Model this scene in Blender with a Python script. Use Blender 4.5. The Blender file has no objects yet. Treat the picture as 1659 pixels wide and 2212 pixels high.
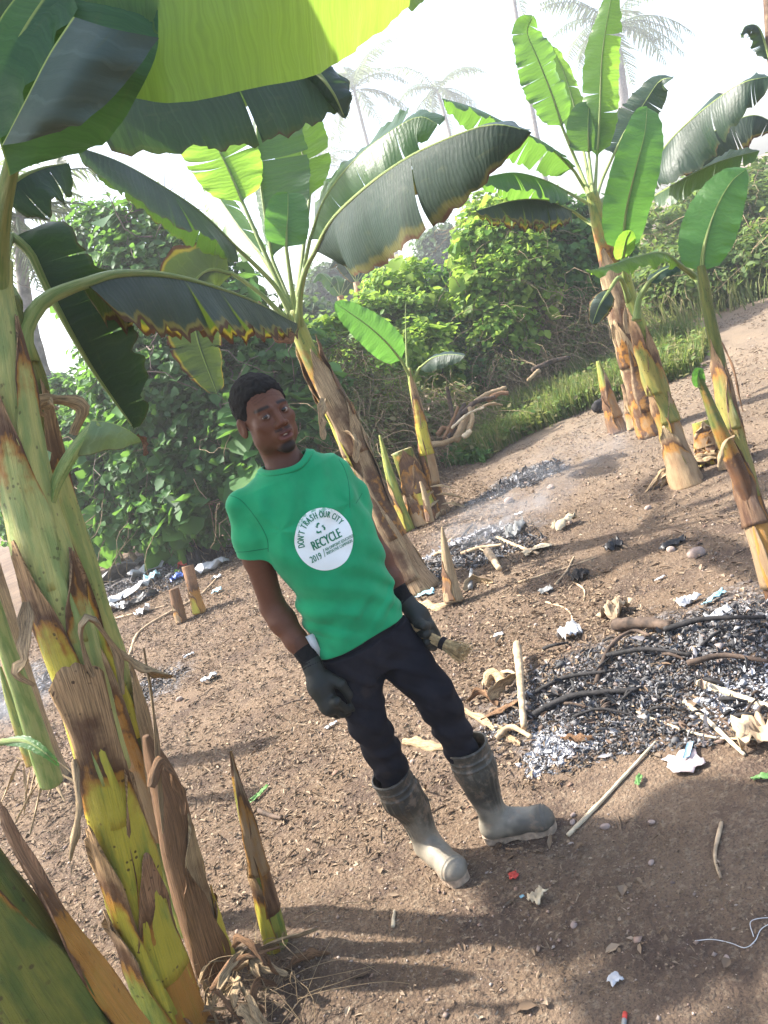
import bpy, math, random
import numpy as np
from math import sin, cos, radians, pi, sqrt, atan2
from mathutils import Vector, Matrix
from mathutils.bvhtree import BVHTree
scene = bpy.context.scene
COL = scene.collection
random.seed(7); RNG = np.random.default_rng(11)

# ---------------------------------------------------------------- camera
W, H, F = 1659., 2212., 1736.            # picture units used below
PITCH, ROLL, CH = radians(12), radians(22), 1.74
_R0 = np.array([1, 0, 0.]); FW = np.array([0, cos(PITCH), -sin(PITCH)]); _U0 = np.array([0, sin(PITCH), cos(PITCH)])
RV = cos(ROLL)*_R0 - sin(ROLL)*_U0; UV_ = sin(ROLL)*_R0 + cos(ROLL)*_U0
CAM = np.array([0, 0, CH])
cam_d = bpy.data.cameras.new("camera"); cam = bpy.data.objects.new("camera", cam_d); COL.objects.link(cam)
cam_d.sensor_fit = 'VERTICAL'; cam_d.sensor_height = 36.0; cam_d.lens = 36.0*F/H
cam_d.clip_start = 0.05; cam_d.clip_end = 600
M = Matrix.Identity(4)
for i in range(3):
    M[i][0] = RV[i]; M[i][1] = UV_[i]; M[i][2] = -FW[i]; M[i][3] = CAM[i]
cam.matrix_world = M
scene.camera = cam

# ---------------------------------------------------------------- light
SUN_AZ = radians(-62)      # measured from +Y towards +X ; the sun stands ahead and to the left
SUN_EL = radians(50)
w = bpy.data.worlds.new("World"); scene.world = w; w.use_nodes = True
nt = w.node_tree; bg = nt.nodes['Background']
sky = nt.nodes.new('ShaderNodeTexSky'); sky.sky_type = 'NISHITA'; sky.sun_disc = False
sky.sun_elevation = SUN_EL; sky.sun_rotation = SUN_AZ
sky.air_density = 1.0; sky.dust_density = 3.5; sky.ozone_density = 1.0
nt.links.new(sky.outputs[0], bg.inputs[0]); bg.inputs[1].default_value = 0.15
sd = bpy.data.lights.new("sun", 'SUN'); sd.energy = 4.9; sd.angle = radians(1.0); sd.color = (1, .95, .87)
so = bpy.data.objects.new("sun", sd); COL.objects.link(so)
SUNV = Vector((sin(SUN_AZ)*cos(SUN_EL), cos(SUN_AZ)*cos(SUN_EL), sin(SUN_EL)))
so.rotation_euler = SUNV.to_track_quat('Z', 'Y').to_euler(); so.location = SUNV*50
scene.view_settings.view_transform = 'Standard'; scene.view_settings.look = 'None'
scene.view_settings.exposure = 1.75; scene.view_settings.gamma = 1
scene.cycles.use_denoising = True
scene.cycles.max_bounces = 7; scene.cycles.diffuse_bounces = 3; scene.cycles.glossy_bounces = 2
scene.cycles.transmission_bounces = 4; scene.cycles.transparent_max_bounces = 8; scene.cycles.volume_bounces = 0
scene.cycles.caustics_reflective = False; scene.cycles.caustics_refractive = False
scene.cycles.sample_clamp_indirect = 6

def ray(x, y): return ((x-W/2)/F)*RV - ((y-H/2)/F)*UV_ + FW
def P(x, y, d): return CAM + ray(x, y)*d              # point at distance d along the view axis
def PY(x, y, Y): r = ray(x, y); return CAM + r*(Y/r[1])  # point on the plane y = Y
HAZE = 0.004
# ---------------------------------------------------------------- helpers
def tag(o, label=None, cat=None, group=None, kind=None):
    if label: o['label'] = label
    if cat: o['category'] = cat
    if group: o['group'] = group
    if kind: o['kind'] = kind
    return o
def empty(name, loc, label=None, cat=None, group=None):
    o = bpy.data.objects.new(name, None); COL.objects.link(o); o.location = Vector([float(a) for a in loc]); o.empty_display_size = .1
    return tag(o, label, cat, group)
def _h(ix, iy, iz, s):
    n = (ix*374761393 + iy*668265263 + iz*2147483647 + s*974711) & 0xffffffff
    n = ((n ^ (n >> 13))*1274126177) & 0xffffffff
    n = ((n ^ (n >> 15))*2246822519) & 0xffffffff
    return ((n ^ (n >> 16)) & 0xffffff)/float(0xffffff)
def noise3(p, s=0):
    p = np.asarray(p, dtype=np.float64); i = np.floor(p).astype(np.int64); f = p-i; f = f*f*(3-2*f)
    x, y, z = i[..., 0], i[..., 1], i[..., 2]; fx, fy, fz = f[..., 0], f[..., 1], f[..., 2]
    def L(a, b, t): return a+(b-a)*t
    c = [[[_h(x+a, y+b, z+c_, s) for c_ in (0, 1)] for b in (0, 1)] for a in (0, 1)]
    v = L(L(L(c[0][0][0], c[1][0][0], fx), L(c[0][1][0], c[1][1][0], fx), fy),
          L(L(c[0][0][1], c[1][0][1], fx), L(c[0][1][1], c[1][1][1], fx), fy), fz)
    return v*2-1
def fbm(p, o=4, s=0):
    p = np.asarray(p, dtype=np.float64); v = 0; a = .5
    for k in range(o): v = v+a*noise3(p*(2**k), s+k*17); a *= .5
    return v
def norm(v): v = np.asarray(v, float); return v/(np.linalg.norm(v, axis=-1, keepdims=True)+1e-12)
def spline(pts, n):
    """Catmull-Rom through pts (any dimension), n samples spaced by arc length of the first 3 coordinates"""
    p = np.array(pts, float)
    if len(p) == 2: return p[0]+(p[1]-p[0])*np.linspace(0, 1, n)[:, None]
    q = np.vstack([2*p[0]-p[1], p, 2*p[-1]-p[-2]]); out = []
    for i in range(1, len(q)-2):
        t = np.linspace(0, 1, 24, endpoint=False)[:, None]
        out.append(.5*((2*q[i])+(-q[i-1]+q[i+1])*t+(2*q[i-1]-5*q[i]+4*q[i+1]-q[i+2])*t*t+(-q[i-1]+3*q[i]-3*q[i+1]+q[i+2])*t**3))
    o = np.vstack(out+[p[-1:]]); d = np.r_[0, np.cumsum(np.linalg.norm(np.diff(o[:, :3], axis=0), axis=1))]
    s = np.linspace(0, d[-1], n); return np.stack([np.interp(s, d, o[:, k]) for k in range(o.shape[1])], 1)
def mesh(name, V, Fc, m=None, parent=None, uv=None, col=None, smooth=True, mats=None, midx=None, origin=None):
    """ONE mesh object from numpy vertices (N,3) and faces (list of index arrays or an (M,k) array)"""
    V = np.asarray(V, np.float32).reshape(-1, 3)
    if origin is None and parent is None: origin = (V[:, 0].mean(), V[:, 1].mean(), V[:, 2].min())
    org = np.array([float(a) for a in (parent.matrix_parent_inverse.translation*0 if origin is None else origin)])
    if parent is not None: org = np.array(world_loc(parent))
    V = V-org.astype(np.float32)
    me = bpy.data.meshes.new(name)
    if isinstance(Fc, np.ndarray):
        k = Fc.shape[1]; flat = Fc.astype(np.int32).ravel(); starts = np.arange(0, len(flat), k, dtype=np.int32); tot = np.full(len(Fc), k, np.int32)
    else:
        tot = np.array([len(f) for f in Fc], np.int32); starts = np.r_[0, np.cumsum(tot)[:-1]].astype(np.int32); flat = np.concatenate([np.asarray(f, np.int32) for f in Fc])
    me.vertices.add(len(V)); me.vertices.foreach_set('co', V.ravel())
    me.loops.add(len(flat)); me.loops.foreach_set('vertex_index', flat)
    me.polygons.add(len(tot)); me.polygons.foreach_set('loop_start', starts); me.polygons.foreach_set('loop_total', tot)
    if smooth: me.polygons.foreach_set('use_smooth', np.ones(len(tot), bool))
    if uv is not None:
        l = me.uv_layers.new(name='UVMap'); l.data.foreach_set('uv', np.asarray(uv, np.float32)[flat].ravel())
    if col is not None:
        a = me.color_attributes.new('Col', 'FLOAT_COLOR', 'POINT'); c = np.asarray(col, np.float32)
        if c.shape[1] == 3: c = np.hstack([c, np.ones((len(c), 1), np.float32)])
        a.data.foreach_set('color', c.ravel())
    for x in (mats or ([m] if m else [])): me.materials.append(x)
    if midx is not None: me.polygons.foreach_set('material_index', np.asarray(midx, np.int32))
    me.update(calc_edges=True)
    o = bpy.data.objects.new(name, me); COL.objects.link(o)
    if parent is not None: o.parent = parent
    else: o.location = org
    return o
def world_loc(o):
    v = Vector((0, 0, 0))
    while o is not None: v = v+o.location; o = o.parent
    return v
class MB:
    """collects pieces of geometry that become one mesh"""
    def __init__(s): s.V = []; s.F = []; s.U = []; s.C = []; s.I = []; s.n = 0
    def add(s, V, Fc, uv=None, col=None, mi=0):
        V = np.asarray(V, float).reshape(-1, 3); s.V.append(V)
        if isinstance(Fc, np.ndarray): fl = list(Fc+s.n)
        else: fl = [np.asarray(f)+s.n for f in Fc]
        s.F += fl; s.I += [mi]*len(fl)
        s.U.append(np.zeros((len(V), 2)) if uv is None else np.asarray(uv)); s.C.append(np.ones((len(V), 3)) if col is None else np.broadcast_to(np.asarray(col, float), (len(V), 3)))
        s.n += len(V); return s
    def build(s, name, m=None, parent=None, smooth=True, mats=None, origin=None):
        return mesh(name, np.vstack(s.V), s.F, m, parent, np.vstack(s.U), np.vstack(s.C), smooth, mats, s.I if mats else None, origin)
def frames(p):
    """tangent and two perpendicular directions carried along a path"""
    T = norm(np.gradient(p, axis=0)); a = np.array([0, 0, 1.]) if abs(T[0][2]) < .9 else np.array([1., 0, 0])
    n = norm(np.cross(T[0], a)); Ns = [n]
    for i in range(1, len(p)):
        n = n-T[i]*np.dot(n, T[i]); n = norm(n); Ns.append(n)
    Ns = np.array(Ns); return T, Ns, np.cross(T, Ns)
def tube_geo(p, r, seg=8, cap=True, ell=None):
    """p (n,3) path, r radius array; returns V,F,uv (uv: angle 0..1, metres along)"""
    p = np.asarray(p, float); n = len(p); r = np.broadcast_to(np.asarray(r, float), (n,)); T, A, B = frames(p)
    th = np.linspace(0, 2*pi, seg, endpoint=False); L = np.r_[0, np.cumsum(np.linalg.norm(np.diff(p, axis=0), axis=1))]
    V = p[:, None]+r[:, None, None]*(cos_(th)[None, :, None]*A[:, None]+sin_(th)[None, :, None]*B[:, None]*(1 if ell is None else ell))
    uv = np.stack([np.broadcast_to(th/(2*pi), (n, seg)), np.broadcast_to(L[:, None], (n, seg))], -1).reshape(-1, 2)
    i = np.arange(n-1)[:, None]*seg; j = np.arange(seg)[None]; k = (j+1) % seg
    Fq = np.stack([i+j, i+k, i+seg+k, i+seg+j], -1).reshape(-1, 4); Fc = list(Fq)
    if cap: Fc = Fc+[np.arange(seg)[::-1], np.arange(seg)+(n-1)*seg]
    return V.reshape(-1, 3), Fc, uv
cos_, sin_ = np.cos, np.sin

# ---- materials
def nm(name): m = bpy.data.materials.new(name); m.use_nodes = True; t = m.node_tree; t.nodes.clear(); return m, t
class NG:
    def __init__(s, name): s.m, s.t = nm(name); s.out = s.t.nodes.new('ShaderNodeOutputMaterial')
    def put(s, sock, v):
        if isinstance(v, bpy.types.NodeSocket): s.t.links.new(v, sock)
        elif v is not None:
            if hasattr(sock, 'default_value'):
                try:
                    n = len(sock.default_value)
                    if not hasattr(v, '__len__'): v = (v,)*n
                    sock.default_value = tuple(v)+((1,) if n == 4 and len(v) == 3 else ())
                except TypeError: sock.default_value = v
    def n(s, typ, ins={}, out=0, **props):
        nd = s.t.nodes.new('ShaderNode'+typ)
        for k, v in props.items(): setattr(nd, k, v)
        for k, v in ins.items(): s.put(nd.inputs[k], v)
        return nd.outputs[out]
    def attr(s, a='Col'): return s.n('Attribute', attribute_name=a)
    def uv(s): return s.n('TexCoord', out='UV')
    def obj(s): return s.n('TexCoord', out='Object')
    def pos(s): return s.n('NewGeometry', out='Position')
    def sep(s, v):
        nd = s.t.nodes.new('ShaderNodeSeparateXYZ'); s.put(nd.inputs[0], v); return nd.outputs
    def comb(s, x, y, z=0.): return s.n('CombineXYZ', {0: x, 1: y, 2: z})
    def scale(s, v, sc): return s.n('VectorMath', {0: v, 1: sc}, operation='MULTIPLY')
    def noise(s, v, sc=5, det=3, rough=.55, out=0, dist=0): return s.n('TexNoise', {'Vector': v, 'Scale': sc, 'Detail': det, 'Roughness': rough, 'Distortion': dist}, out=out)
    def vor(s, v, sc=5, out=0, feature='F1'): return s.n('TexVoronoi', {'Vector': v, 'Scale': sc}, out=out, feature=feature)
    def m_(s, op, a, b=None, c=None, clamp=False):
        d = {0: a}
        if b is not None: d[1] = b
        if c is not None: d[2] = c
        return s.n('Math', d, operation=op, use_clamp=clamp)
    def step(s, v, a, b):
        return s.n('MapRange', {'Value': v, 'From Min': a, 'From Max': b}, interpolation_type='SMOOTHSTEP')
    def mix(s, f, a, b, blend='MIX'):
        nd = s.t.nodes.new('ShaderNodeMix'); nd.data_type = 'RGBA'; nd.blend_type = blend
        s.put(nd.inputs[0], f); s.put(nd.inputs[6], a); s.put(nd.inputs[7], b); return nd.outputs[2]
    def ramp(s, v, stops):
        nd = s.t.nodes.new('ShaderNodeValToRGB'); s.put(nd.inputs[0], v); e = nd.color_ramp.elements
        while len(e) < len(stops): e.new(.5)
        for k, (p_, c) in enumerate(stops): e[k].position = p_; e[k].color = tuple(c)+(1,)
        return nd.outputs[0]
    def bump(s, h, st=.3, dist=.01, nrm=None):
        d = {'Height': h, 'Strength': st, 'Distance': dist}
        if nrm is not None: d['Normal'] = nrm
        return s.n('Bump', d)
    def bsdf(s, col, rough=.6, nrm=None, spec=.5, **kw):
        d = {'Base Color': col, 'Roughness': rough, 'Specular IOR Level': spec, 'Normal': nrm}; d.update(kw)
        return s.n('BsdfPrincipled', d)
    def mixs(s, f, a, b):
        nd = s.t.nodes.new('ShaderNodeMixShader'); s.put(nd.inputs[0], f); s.put(nd.inputs[1], a); s.put(nd.inputs[2], b); return nd.outputs[0]
    def done(s, sh): s.t.links.new(sh, s.out.inputs[0]); return s.m
def simple(name, col, rough=.7, var=.25, sc=20, bump=.2, spec=.4):
    g = NG(name); p = g.obj(); n = g.noise(p, sc, 4); c = g.mix(g.step(n, .3, .7), tuple(x*(1-var) for x in col), tuple(min(1, x*(1+var)) for x in col))
    return g.done(g.bsdf(c, rough, g.bump(n, bump, .005), spec))

def leaf_mat(name, top, under, glow, tr=.45, brown=.0, veins=260., gloss=.38, yell=0., spec=.5):
    """banana leaf blade: uv.x metres along the midrib, uv.y 0 at the midrib to 1 at the margin"""
    g = NG(name); u, v, _ = g.sep(g.uv()); u = g.m_('ADD', u, g.m_('MULTIPLY', g.noise(g.comb(g.m_('MULTIPLY', u, 7), g.m_('MULTIPLY', v, 1.5)), 1.3, 3), .07)); big = g.noise(g.comb(g.m_('MULTIPLY', u, 5), g.m_('MULTIPLY', v, .8)), 2, 3)
    vein = g.noise(g.comb(g.m_('MULTIPLY', u, veins), g.m_('MULTIPLY', v, 1.2)), 1, 2, .6)
    rib = g.m_('SINE', g.m_('MULTIPLY', u, veins*.9)); ribs = g.step(rib, .5, 1)
    back = g.n('NewGeometry', out='Backfacing')
    base = g.mix(back, top, under); base = g.mix(g.m_('MULTIPLY', big, .5), base, tuple(x*.6 for x in top))
    base = g.mix(g.m_('MULTIPLY', g.m_('MULTIPLY', ribs, g.step(g.noise(g.comb(g.m_('MULTIPLY', u, 14), 0.), 1.7, 2), .35, .7)), .22), base, tuple(min(1, x*1.7+.02) for x in under))
    glowc = g.mix(g.m_('MULTIPLY', g.step(vein, .35, .65), .55), glow, tuple(x*.62 for x in glow))
    mid = g.step(v, .035, .01); base = g.mix(mid, base, (.30, .38, .10)); 
    edge = g.m_('ADD', g.m_('MULTIPLY', g.noise(g.comb(g.m_('MULTIPLY', u, 2.2), g.m_('MULTIPLY', v, .5)), 2.0, 1, .5), .8), g.m_('MULTIPLY', g.noise(g.comb(g.m_('MULTIPLY', u, 16), g.m_('MULTIPLY', v, 3)), 2.2, 4, .6), .22))
    e = g.m_('ADD', v, g.m_('MULTIPLY', g.m_('SUBTRACT', edge, .5), .5))
    ym = g.step(e, .93-yell*.7-brown*.34, 1.0-yell*.5-brown*.34); bm = g.m_('MULTIPLY', g.step(e, 1.0-brown*.34, 1.05-brown*.34), 1. if brown else 0.)
    base = g.mix(g.m_('MULTIPLY', ym, min(1, (yell+brown)*3)), base, (.16, .14, .03)); glowc = g.mix(g.m_('MULTIPLY', ym, min(1, (yell+brown)*3)), glowc, (.34, .29, .03))
    base = g.mix(bm, base, (.10, .055, .03)); glowc = g.mix(bm, glowc, (.06, .03, .015))
    crk = g.noise(g.obj(), 11, 3, .6); h = g.m_('ADD', g.m_('ADD', g.m_('MULTIPLY', rib, .3), g.m_('MULTIPLY', vein, .8)), g.m_('MULTIPLY', crk, 2.5)); c2_ = g.noise(g.comb(g.m_('MULTIPLY', u, 3), g.m_('MULTIPLY', v, 4)), 1.5, 4, .65); base = g.mix(g.m_('MULTIPLY', g.step(c2_, .55, .75), .35), base, (.09, .10, .04))
    nr = g.bump(h, .4, .0035)
    sh = g.bsdf(base, g.m_('ADD', g.m_('ADD', gloss, g.m_('MULTIPLY', g.m_('SUBTRACT', big, .5), .35)), g.m_('MULTIPLY', bm, .4)), nr, spec)
    t = g.n('BsdfTranslucent', {'Color': glowc, 'Normal': nr})
    return g.done(g.mixs(tr, sh, t))
def foliage_mat(name, cols, glow=(.25, .42, .05), tr=.35, rough=.45):
    g = NG(name); r = g.n('NewGeometry', out='Random Per Island')
    st = [(i/(len(cols)-1), c) for i, c in enumerate(cols)]; c = g.ramp(r, st)
    big = g.noise(g.pos(), .9, 2); c = g.mix(g.step(big, .35, .7), c, g.mix(.4, c, tuple(x*.55 for x in cols[0])))
    gl = g.mix(.55, c, glow)
    return g.done(g.mixs(tr, g.bsdf(c, rough+.12, None, .22), g.n('BsdfTranslucent', {'Color': gl})))
def stem_mat(name, green, yellow, tan, lo=.5, hi=.8, spots=1., tansh=0.):
    """pseudostem skin: uv.x around, uv.y metres along; Col.r = 0 fresh .. 1 dry"""
    g = NG(name); u, v, _ = g.sep(g.uv()); dry = g.sep(g.attr())[0]
    fib = g.noise(g.comb(g.m_('MULTIPLY', u, 60), g.m_('MULTIPLY', v, 3)), 2.0, 4, .65)
    pat = g.noise(g.obj(), 9, 4, .6); p2 = g.noise(g.comb(g.m_('MULTIPLY', u, 9), g.m_('MULTIPLY', v, 5)), 1.3, 3)
    c = g.mix(g.step(g.m_('ADD', p2, tansh), .35, .62), green, yellow)
    c = g.mix(g.m_('MULTIPLY', g.step(fib, .45, .7), .35), c, tuple(x*.6 for x in green))
    d = g.m_('ADD', dry, g.m_('MULTIPLY', g.m_('SUBTRACT', pat, .5), .55))
    fin = g.noise(g.comb(g.m_('MULTIPLY', u, 150), g.m_('MULTIPLY', v, 5)), 2.0, 3, .7); tn = g.mix(g.step(g.m_('ADD', g.m_('MULTIPLY', fib, .5), g.m_('MULTIPLY', fin, .5)), .34, .64), tuple(x*.30 for x in tan), tuple(min(1, x*1.5) for x in tan))
    c = g.mix(g.step(d, lo-.16, lo), c, (.38, .17, .025)); c = g.mix(g.step(d, lo-.03, lo+.04), c, (.10, .045, .02)); c = g.mix(g.step(d, lo+.02, hi), c, tn)
    sp = g.vor(g.comb(g.m_('MULTIPLY', u, 22), g.m_('MULTIPLY', v, 45)), 1.); big = g.noise(g.obj(), 14, 2)
    sm = g.m_('MULTIPLY', g.step(sp, .26, .14), g.step(big, .5, .62)); c = g.mix(g.m_('MULTIPLY', sm, .85*spots), c, (.05, .022, .012))
    h = g.m_('ADD', g.m_('ADD', fib, g.m_('MULTIPLY', fin, .8)), g.m_('MULTIPLY', pat, .7)); c = g.mix(g.m_('MULTIPLY', g.step(fin, .55, .72), .25), c, (.10, .07, .03))
    return g.done(g.bsdf(c, g.m_('ADD', .42, g.m_('MULTIPLY', g.step(d, lo, hi), .4)), g.bump(h, .8, .008), .35))

MAT = {}
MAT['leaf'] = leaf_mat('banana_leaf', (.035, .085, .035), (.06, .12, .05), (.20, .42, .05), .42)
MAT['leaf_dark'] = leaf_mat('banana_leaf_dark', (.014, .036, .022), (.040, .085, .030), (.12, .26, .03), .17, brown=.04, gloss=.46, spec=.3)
MAT['leaf_worn'] = leaf_mat('banana_leaf_worn', (.026, .046, .034), (.05, .085, .035), (.14, .22, .03), .16, brown=.30, yell=.04, gloss=.5, spec=.28)
MAT['leaf_edge'] = leaf_mat('banana_leaf_browned_edge', (.018, .040, .027), (.045, .08, .04), (.12, .20, .03), .10, brown=.14, yell=.05, gloss=.44, spec=.28)
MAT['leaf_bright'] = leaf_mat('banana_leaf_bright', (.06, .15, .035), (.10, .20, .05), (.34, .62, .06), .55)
MAT['leaf_young'] = leaf_mat('banana_leaf_young', (.06, .17, .04), (.08, .19, .05), (.17, .42, .06), .42)
MAT['petiole'] = stem_mat('petiole_skin', (.19, .30, .07), (.36, .42, .13), (.30, .2, .1), 1.3, 1.5, .25)
MAT['stem'] = stem_mat('pseudostem_skin', (.17, .25, .05), (.38, .38, .07), (.34, .22, .12), .5, .8, .8)
MAT['stem_pale'] = stem_mat('pseudostem_pale', (.29, .38, .12), (.54, .54, .18), (.36, .23, .12), .5, .8, .7)
MAT['stem_dark'] = stem_mat('pseudostem_olive', (.09, .13, .025), (.20, .20, .035), (.30, .13, .045), .5, .8, .8)
MAT['sheath_yellow'] = stem_mat('sheath_yellow', (.28, .34, .06), (.56, .48, .06), (.40, .25, .12), .5, .75, 1., .1)
MAT['sheath_olive'] = stem_mat('sheath_olive', (.16, .20, .045), (.32, .27, .06), (.36, .23, .12), .42, .7, 1., .05)
MAT['sheath_orange'] = stem_mat('sheath_orange', (.38, .24, .04), (.50, .24, .05), (.34, .19, .10), .6, .8, .8, .1)
MAT['sheath_dry'] = stem_mat('sheath_dry', (.30, .19, .10), (.38, .26, .14), (.42, .30, .17), .5, .8, .3)
MAT['sheath_brown'] = stem_mat('sheath_brown', (.10, .05, .028), (.20, .11, .055), (.22, .12, .06), .5, .8, .3)
# ---------------------------------------------------------------- the ground
def gz(x, y):
    x = np.asarray(x, float); y = np.asarray(y, float); z0 = np.zeros_like(x)
    p = np.stack([x, y, z0], -1)
    z = .05*fbm(p*.6, 3, 5)+.016*fbm(p*3.5, 3, 9)
    d = np.hypot(x+.1, y-2.4); z = z*np.clip((d)/1.6, .25, 1)
    for cx, cy, rx, ry, h in MOUNDS: z = z+h*np.exp(-(((x-cx)/rx)**2+((y-cy)/ry)**2))
    z = z + np.clip((np.hypot(x, y)-26)/60, 0, 1)**2*3.5
    return z
def G(px, py, z=0.):
    """where the view ray through a picture point meets the ground"""
    r = ray(px, py); p = CAM+r*((z-CH)/r[2])
    for _ in range(3): zz = float(gz(p[0], p[1])) if z == 0 else z; p = CAM+r*((zz-CH)/r[2])
    return p
MOUNDS = []
def _g0(px, py): r = ray(px, py); return CAM+r*((-CH)/r[2])
for (px, py, rx, ry, h) in [(1440, 1440, .75, .42, .07), (1010, 1190, .55, .4, .05), (1150, 1030, .5, .5, .05), (520, 2120, .4, .3, .06), (280, 1270, 1.6, .8, .12)]:
    a = _g0(px, py); MOUNDS.append((a[0], a[1], rx, ry, h))
def axis(a, b, fa, fb, step, big):
    c = np.arange(fa, fb, step); l = fa-(np.geomspace(step, fa-a+step, big)-step)[1:][::-1]; r = fb+(np.geomspace(step, b-fb+step, big)-step); return np.r_[l, c, r]
xs = axis(-300, 300, -4.5, 5., .03, 60); ys = axis(-60, 420, .8, 9.5, .03, 60)
X, Y = np.meshgrid(xs, ys); Z = gz(X, Y)
near = (np.exp(-((X/6)**2))*np.exp(-(((Y-3)/5)**2)))
Pn = np.stack([X, Y, 0*X], -1)
Z = Z+near*(.008*fbm(Pn*14, 2, 3)+.006*np.maximum(0, noise3(Pn*25, 8)-.3))
nx, ny = len(xs), len(ys); I = (np.arange(ny-1)[:, None]*nx+np.arange(nx-1)[None]).ravel()
g = NG('bare_earth'); p = g.pos()
n1 = g.noise(p, .55, 4, .6); n2 = g.noise(p, 3.2, 5, .65); n3 = g.noise(p, 45, 4, .7); n4 = g.noise(p, 160, 3, .7); v1 = g.vor(p, 70)
c = g.mix(g.step(n1, .35, .65), (.140, .094, .060), (.205, .146, .100)); c = g.mix(g.step(n2, .42, .66), c, (.100, .069, .051))
c = g.mix(g.m_('MULTIPLY', g.step(n3, .50, .68), .6), c, (.30, .235, .165)); c = g.mix(g.m_('MULTIPLY', g.step(n4, .5, .66), .65), c, (.055, .040, .034))
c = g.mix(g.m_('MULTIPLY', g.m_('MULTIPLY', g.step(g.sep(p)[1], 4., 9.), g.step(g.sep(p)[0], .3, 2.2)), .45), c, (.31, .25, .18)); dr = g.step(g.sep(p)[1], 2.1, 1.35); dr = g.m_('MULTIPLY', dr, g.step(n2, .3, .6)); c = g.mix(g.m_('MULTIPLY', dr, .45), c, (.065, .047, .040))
burn = None
for (px, py, rx, ry) in [(1440, 1440, .95, .5), (1010, 1190, .62, .42), (1130, 1035, .40, .4), (20, 1500, 1.0, .9), (330, 1480, .35, .4), (280, 1270, 2.2, .8)]:
    a = _g0(px, py); q = g.n('VectorMath', {0: p, 1: (a[0], a[1], 0)}, operation='SUBTRACT'); q = g.scale(q, (1/rx, 1/ry, 0)); L = g.n('VectorMath', {0: q}, out='Value', operation='LENGTH')
    L = g.m_('ADD', L, g.m_('MULTIPLY', g.m_('SUBTRACT', g.noise(p, 7, 4, .7), .5), 1.3)); b = g.step(L, 1.1, .55)
    burn = b if burn is None else g.m_('MAXIMUM', burn, b)
ashc = g.mix(g.step(g.noise(p, 22, 4, .75), .45, .62), (.045, .042, .042), (.26, .25, .25))
c = g.mix(g.m_('MULTIPLY', burn, .88), c, ashc)
hh = g.m_('ADD', g.m_('MULTIPLY', n3, 1.), g.m_('MULTIPLY', n4, .5)); hh = g.m_('ADD', hh, g.m_('MULTIPLY', v1, -.5))
MAT['ground'] = g.done(g.bsdf(c, .95, g.bump(hh, 1., .016), .15))
ground = mesh('ground', np.stack([X, Y, Z], -1).reshape(-1, 3), np.stack([I, I+1, I+nx+1, I+nx], -1), MAT['ground'], origin=(0, 0, 0))
tag(ground, kind='structure')
# ---------------------------------------------------------------- signed-distance modelling (used for the person and other organic shapes)
def smin(a, b, k):
    h = np.clip(.5+.5*(b-a)/k, 0, 1); return b+(a-b)*h-k*h*(1-h)
def smax(a, b, k): return -smin(-a, -b, k)
def cone(p, a, b, ra, rb):
    a = np.asarray(a, float); b = np.asarray(b, float); ab = b-a; t = np.clip(((p-a)@ab)/(ab@ab), 0, 1)
    return np.linalg.norm(p-a-t[..., None]*ab, axis=-1)-(ra+(rb-ra)*t)
def chain(p, pts, k=.01):
    """round cones through (x,y,z,r) points"""
    d = None
    for a, b in zip(pts[:-1], pts[1:]):
        e = cone(p, a[:3], b[:3], a[3], b[3]); d = e if d is None else smin(d, e, k)
    return d
def ell(p, c, r, B=None):
    q = p-np.asarray(c, float)
    if B is not None: q = q@np.asarray(B).T
    r = np.asarray(r, float); k0 = np.linalg.norm(q/r, axis=-1); k1 = np.linalg.norm(q/(r*r), axis=-1)+1e-9
    return k0*(k0-1)/k1
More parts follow.
